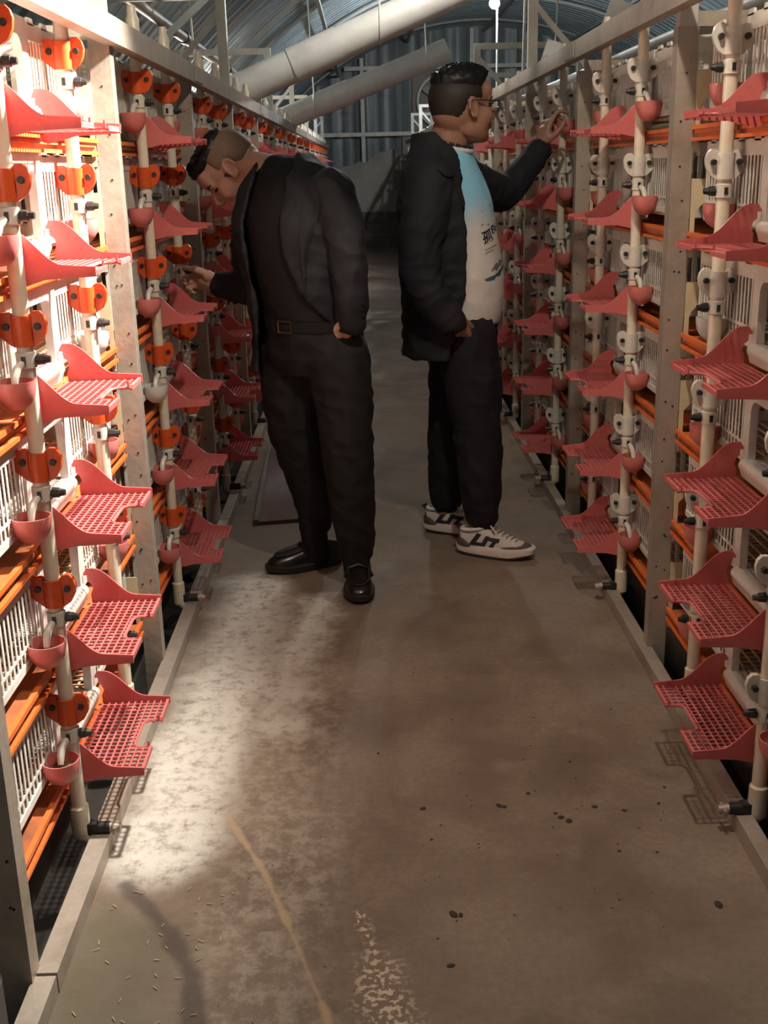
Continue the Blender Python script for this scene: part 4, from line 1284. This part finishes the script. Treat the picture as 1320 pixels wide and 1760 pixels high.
# trousers
tr = [loft([(0.335, Y2, 0.76, .125, .165), (0.335, Y2, 0.84, .132, .168), (0.332, Y2, 0.93, .132, .160)], f2, l2)]
tr += [limb([(0.350, 3.965, 0.80), (0.372, 3.95, 0.63), (0.388, 3.942, 0.46), (0.396, 3.942, 0.29), (0.404, 3.945, 0.155)], [0.112, 0.100, 0.088, 0.080, 0.064])]
tr += [limb([(0.335, 4.13, 0.80), (0.318, 4.15, 0.62), (0.304, 4.17, 0.44), (0.298, 4.185, 0.27), (0.292, 4.20, 0.135)], [0.110, 0.095, 0.080, 0.074, 0.062])]
rel2(obj('trousers', fuse(tr, 0.006, 4, folds(0.010, 7, 7, 4.5, 7.0), 'trouser2', 'trousers'), man2))
patch(bvh_of(man2.children[-1].data), [(-0.012, 0.03), (0.028, 0.055), (0.036, 0.05), (0.0, 0.0), (-0.012, -0.008)], (0.318, 3.7, 0.80), EX, EZ, (0, 1, 0), 0.003, 'trouser2', 'pocket_welt', man2).location = (-0.33, -4.05, 0)
# sneakers
def sneaker(heel, toe, parent, off, side):
    T, L = shoe_frame(heel, toe)
    root = obj('sneaker', layer_solid([(0.010, 0.004, 0, 0.012), (0.014, -0.006, 0, 0.012), (0.034, -0.009, 0, 0.010), (0.046, -0.004, 0, 0.004), (0.048, 0.006, 0, 0.004)], L, 0.090, T), parent, off, 'sneakersole')
    obj('outsole', layer_solid([(0.0, 0.010, 0, 0.016), (0.003, 0.002, 0, 0.013), (0.012, 0.001, 0, 0.012)], L, 0.090, T), root, None, 'sneakergrey')
    up = upper([(0.008, 0.022, 0.088), (0.025, 0.032, 0.100), (0.075, 0.036, 0.108), (0.115, 0.039, 0.106), (0.155, 0.043, 0.090), (0.200, 0.046, 0.072), (0.240, 0.040, 0.062), (0.268, 0.026, 0.054), (0.278, 0.010, 0.048)], T, 0.044)
    ume = up.mesh('upper', 'sneaker', angle=70)
    obj('upper', ume, root)
    b = bvh_of(ume)
    xa = T.to_3x3() @ Vector((1, 0, 0)); ya = T.to_3x3() @ Vector((0, 1, 0))
    o = T @ Vector((0, side * 0.2, 0))
    dd = ya * -side
    # dark toe guard, heel counter and the angular black mark on the flank
    P_ = lambda pts, mt, nm, lift=0.002: patch(b, pts, o, xa, EZ, dd, lift, mt, nm, root, 6)
    obj('toe_guard', upper([(0.165, 0.047, 0.050), (0.195, 0.0495, 0.064), (0.240, 0.0435, 0.061), (0.270, 0.029, 0.055), (0.284, 0.011, 0.049)], T, 0.043).mesh('toe_guard', 'sneakergrey', angle=70), root)
    obj('heel_counter', upper([(0.001, 0.018, 0.070), (0.012, 0.028, 0.090), (0.034, 0.0375, 0.078), (0.056, 0.0378, 0.050)], T, 0.043).mesh('heel_counter', 'sneakergrey', angle=70), root)
    for pts in ([(0.050, 0.050), (0.070, 0.050), (0.098, 0.090), (0.080, 0.094)], [(0.052, 0.050), (0.112, 0.048), (0.114, 0.060), (0.064, 0.062)], [(0.094, 0.050), (0.112, 0.050), (0.132, 0.084), (0.114, 0.087)],
                [(0.112, 0.084), (0.168, 0.078), (0.164, 0.066), (0.113, 0.072)], [(0.126, 0.048), (0.144, 0.048), (0.166, 0.078), (0.150, 0.080)]):
        P_(pts, 'ink', 'black_mark', 0.0035)
    lac = MB()
    for i in range(6):
        x = 0.128 + i * 0.017
        z = 0.108 - (x - 0.11) * 0.40 + 0.004
        lac.tube([T @ Vector((x, -0.026, z - 0.016)), T @ Vector((x + 0.004, -0.012, z)), T @ Vector((x + 0.008, 0.012, z)), T @ Vector((x + 0.004, 0.026, z - 0.016))], 0.0034, 6)
    lac.tube([T @ Vector((0.122, 0.0, 0.112)), T @ Vector((0.13, -0.022, 0.122)), T @ Vector((0.15, -0.034, 0.104)), T @ Vector((0.135, -0.012, 0.108))], 0.003, 6)
    obj('laces', lac, root, None, 'sneakersole')
    obj('heel_tab', MB().tube([T @ Vector((0.012, 0, 0.092)), T @ Vector((-0.006, 0, 0.106)), T @ Vector((0.010, 0, 0.112))], 0.006, 8), root, None, 'ink')
    obj('ankle_lining', MB().tube([T @ Vector((0.058 + 0.046 * math.cos(a), 0.031 * math.sin(a), 0.104 + 0.006 * math.cos(a))) for a in [2 * math.pi * i / 20 for i in range(21)]], 0.006, 8), root, None, 'teerib')
    return root
sneaker((0.318, 3.955, 0), (0.583, 3.852, 0), man2, (-0.33, -4.05, 0), -1)
sneaker((0.205, 4.225, 0), (0.475, 4.145, 0), man2, (-0.33, -4.05, 0), -1)

# ================================================================== the man on the left
man1 = thing('person', (-0.19, 3.72, 0), 'man in black suit bowing his head to handle a cup on the left rack', 'person')
def rel1(o): o.location = (0.19, -3.72, 0); return o
f1, l1 = Vector((-0.6, -0.8, 0)), Vector((0.8, -0.6, 0))
hx = Vector((-0.57, -0.13, -0.81)).normalized()
hz = Vector((-0.82, 0.02, 0.57)); hz = (hz - hx * hz.dot(hx)).normalized()
HT1 = rot_cols(hx, hz.cross(hx), hz, (-0.440, 3.885, 1.386)) @ Matrix.Scale(1.03, 4)
core = [loft([(-0.18, 3.70, 0.78, .10, .14), (-0.178, 3.70, 0.90, .115, .145), (-0.20, 3.71, 1.04, .11, .15), (-0.215, 3.72, 1.18, .11, .16), (-0.205, 3.745, 1.30, .10, .16), (-0.215, 3.76, 1.355, .07, .12)], f1, l1)]
core += [limb([(-0.225, 3.765, 1.325), (-0.285, 3.80, 1.362), (-0.345, 3.85, 1.382), (-0.385, 3.878, 1.388)], [0.080, 0.066, 0.061, 0.060])]
core += [limb([(-0.095, 3.615, 1.30), (-0.048, 3.53, 1.10), (-0.050, 3.55, 0.92)], [0.05, 0.040, 0.028])]
core += [limb([(-0.335, 3.85, 1.28), (-0.395, 3.91, 1.005), (-0.515, 3.955, 1.010)], [0.05, 0.040, 0.028])]
core += [limb([(-0.11, 3.635, 0.82), (-0.078, 3.605, 0.50), (-0.055, 3.655, 0.07)], [0.07, 0.05, 0.036]), limb([(-0.25, 3.76, 0.82), (-0.245, 3.76, 0.50), (-0.205, 3.845, 0.07)], [0.07, 0.05, 0.036])]
core += head_parts(HT1, 1.0, 1.0)
core += hand_parts((-0.512, 3.952, 1.010), (-0.90, 0.16, 0.26), (0.05, -0.88, -0.42), 1, [(0.45, 0.55, 0.35), (0.85, 1.15, 0.6), (1.0, 1.25, 0.6), (1.05, 1.25, 0.6)], 0.10, (0.35, 0.25), 1.04)
core += hand_parts((-0.050, 3.550, 0.925), (-0.42, 0.52, -0.74), (-0.6, 0.5, 0.6), -1, [(0.2, 0.3, 0.2)] * 4, 0.05, (0.3, 0.2), 0.95)
rel1(obj('body', fuse(core, 0.0042, 5, None, 'skin1', 'body'), man1))
def hair1(d):
    up = d.z + 0.20 * d.x
    top = sstep(0.44, 0.62, up)
    face = sstep(0.80, 0.95, d.x) * sstep(0.50, 0.30, d.z)
    fore = sstep(0.25, 0.75, d.x) * sstep(0.30, 0.55, d.z) * sstep(0.95, 0.7, abs(d.y))
    return (0.008 + 0.012 * top + 0.022 * fore) * top * (1 - face) if top > 0.02 else 0.0
rel1(obj('hair', hair_mesh(HT1, hair1, 'hair', 'hair', seed=9.0), man1))
def side1(d):
    k = sstep(0.05, -0.35, d.x)
    low = sstep(-0.20 - 0.48 * k, 0.06 - 0.46 * k, d.z)
    return 0.0085 * low * sstep(0.52, 0.38, d.x)
rel1(obj('shaved_side', hair_mesh(HT1, side1, 'shaved_side', 'fade', seed=5.0, rough=False), man1))
for s in (-1, 1):
    rel1(obj('eye', MB().ball((0.0765, s * 0.031, 0.000), (0.010, 0.012, 0.0045), 14, 10).xform(HT1), man1, mat='eye'))
    rel1(obj('eyebrow', MB().tube([(0.089, s * 0.012, 0.021), (0.0875, s * 0.030, 0.026), (0.076, s * 0.048, 0.021)], [0.003, 0.0042, 0.002], 8).xform(HT1), man1, mat='hair'))
    rel2(obj('eyebrow', MB().tube([(0.089, s * 0.012, 0.021), (0.0875, s * 0.030, 0.026), (0.076, s * 0.048, 0.021)], [0.003, 0.0042, 0.002], 8).xform(HT2), man2, mat='hair'))
# shirt
sh = [(-0.177, 3.70, 0.87, .130, .165), (-0.188, 3.705, 0.98, .140, .168), (-0.208, 3.712, 1.10, .142, .175), (-0.222, 3.722, 1.22, .138, .182), (-0.222, 3.742, 1.31, .122, .170), (-0.242, 3.762, 1.360, .094, .120), (-0.268, 3.782, 1.385, .070, .076)]
sh1 = fuse([loft(sh, f1, l1, 44, 5), limb([(-0.235, 3.77, 1.335), (-0.275, 3.795, 1.358)], [0.088, 0.074])], 0.006, 3, folds(0.004, 6, 6, 9, 2.0), 'shirt1', 'shirt')
so1 = rel1(obj('shirt', sh1, man1))
# blazer
jk = [(-0.205, 3.715, 0.735, .158, .190, -34, 96), (-0.200, 3.715, 0.86, .160, .190, -30, 86), (-0.205, 3.715, 0.98, .160, .194, -26, 40), (-0.222, 3.720, 1.10, .162, .202, -24, 22), (-0.235, 3.730, 1.21, .160, .208, -22, 20), (-0.230, 3.748, 1.30, .146, .198, -20, 20), (-0.228, 3.762, 1.365, .122, .160, -24, 24), (-0.238, 3.778, 1.405, .096, .112, -44, 44), (-0.250, 3.79, 1.430, .080, .086, -70, 70)]
pieces = [shell(jk, f1, l1, 0.013, 60, 4)]
pieces += [limb([(-0.105, 3.625, 1.308), (-0.072, 3.570, 1.21), (-0.050, 3.532, 1.10), (-0.044, 3.528, 1.00), (-0.044, 3.54, 0.925)], [0.082, 0.066, 0.057, 0.052, 0.048])]
pieces += [limb([(-0.335, 3.845, 1.285), (-0.385, 3.895, 1.13), (-0.395, 3.910, 1.01), (-0.445, 3.928, 1.002), (-0.496, 3.946, 1.006)], [0.078, 0.068, 0.058, 0.051, 0.045])]
jk1 = fuse(pieces, 0.0055, 8, folds(0.009, 6, 6, 7, 11.0), 'suit1', 'blazer')
jo1 = rel1(obj('blazer', jk1, man1))
jb1 = bvh_of(jk1)
dn1 = Vector((0.05, 1, -0.0))
strip(jb1, [(-0.228, 1.372), (-0.205, 1.335), (-0.200, 1.28), (-0.208, 1.20), (-0.212, 1.12), (-0.200, 1.03)], [(-0.190, 1.385), (-0.150, 1.32), (-0.142, 1.27), (-0.165, 1.20), (-0.190, 1.12), (-0.194, 1.03)], (0, 3.4, 0), dn1, 0.005, 'suit1', 'lapel', jo1)
for i in range(4):
    q = Vector((-0.014, 3.40, 0.985 - i * 0.017 - (0.006 if i == 3 else 0)))
    h = jb1.ray_cast(q, Vector((0, 1, 0)))[0]
    if h is not None:
        obj('cuff_button', MB().cyl(h, h + Vector((0.0, -0.004, 0)), 0.0075, 0.0065, 12), jo1, None, 'leather')
obj('watch_strap', MB().tube([Vector((-0.056, 3.558, 0.900)) + Vector((0.031 * math.cos(a), 0.031 * math.sin(a), 0.004 * math.sin(a))) for a in [2 * math.pi * i / 24 for i in range(25)]], 0.009, 8), man1, (0.19, -3.72, 0), 'leather')
# trousers
tr = [loft([(-0.18, 3.70, 0.74, .120, .165), (-0.178, 3.70, 0.82, .134, .178), (-0.176, 3.70, 0.915, .134, .166)], f1, l1)]
tr += [limb([(-0.108, 3.635, 0.80), (-0.085, 3.61, 0.64), (-0.075, 3.602, 0.50), (-0.066, 3.625, 0.30), (-0.058, 3.655, 0.135)], [0.112, 0.096, 0.084, 0.074, 0.062])]
tr += [limb([(-0.250, 3.765, 0.80), (-0.256, 3.752, 0.65), (-0.250, 3.765, 0.50), (-0.214, 3.81, 0.30), (-0.206, 3.842, 0.165)], [0.115, 0.107, 0.093, 0.070, 0.058])]
tr1 = fuse(tr, 0.006, 4, folds(0.010, 7, 7, 4.5, 15.0), 'trouser1', 'trousers')
to1 = rel1(obj('trousers', tr1, man1))
belt_pts = [Vector((-0.176, 3.70, 0.905)) + f1 * (0.140 * math.cos(t)) + l1 * (0.172 * math.sin(t)) for t in [2 * math.pi * i / 48 for i in range(49)]]
bt = MB()
for a, b in zip(belt_pts, belt_pts[1:]): bt.beam(a, b, 0.005, 0.034)
be = obj('belt', bt.mesh('belt', 'shirt1', angle=60), man1, (0.19, -3.72, 0))
bc = Vector((-0.176, 3.70, 0.905)) + f1 * 0.146
loop = [bc + l1 * x + Vector((0, 0, z)) for x, z in ((-0.026, -0.018), (0.026, -0.018), (0.026, 0.018), (-0.026, 0.018), (-0.026, -0.018))]
obj('buckle', MB().tube(loop, 0.0028, 8), be, None, 'brass')
for px, py in ((-0.057, 3.655), (-0.205, 3.843)):
    obj('sock', limb([(px, py, 0.05), (px - 0.006, py - 0.013, 0.12), (px - 0.012, py - 0.026, 0.20)], [0.048, 0.048, 0.050], 20, 3), man1, (0.19, -3.72, 0), 'shirt1')
def loafer(heel, toe, parent, off):
    T, L = shoe_frame(heel, toe)
    root = obj('loafer', layer_solid([(0.0, 0.004, 0, 0.010), (0.004, -0.004, 0, 0.009), (0.024, -0.005, 0, 0.006), (0.030, 0.002, 0, 0.004)], L, 0.092, T), parent, off, 'leathersole')
    obj('upper', upper([(0.008, 0.024, 0.078), (0.025, 0.034, 0.092), (0.075, 0.037, 0.104), (0.115, 0.040, 0.100), (0.150, 0.043, 0.086), (0.200, 0.047, 0.074), (0.240, 0.042, 0.064), (0.268, 0.028, 0.050), (0.278, 0.010, 0.040)], T, 0.028).mesh('upper', 'leather', angle=70), root)
    obj('strap', MB().tube([T @ Vector((0.150, 0.046, 0.052)), T @ Vector((0.148, 0.032, 0.085)), T @ Vector((0.148, 0, 0.096)), T @ Vector((0.148, -0.032, 0.085)), T @ Vector((0.150, -0.046, 0.052))], 0.007, 8), root, None, 'leather')
    obj('toe_seam', MB().tube([T @ Vector((0.155, 0.034, 0.082)), T @ Vector((0.215, 0.034, 0.068)), T @ Vector((0.248, 0.018, 0.062)), T @ Vector((0.254, 0, 0.062)), T @ Vector((0.248, -0.018, 0.062)), T @ Vector((0.215, -0.034, 0.068)), T @ Vector((0.155, -0.034, 0.082))], 0.003, 6), root, None, 'leathersole')
    return root
loafer((-0.060, 3.735, 0), (-0.047, 3.455, 0), man1, (0.19, -3.72, 0))
loafer((-0.118, 3.885, 0), (-0.385, 3.785, 0), man1, (0.19, -3.72, 0))
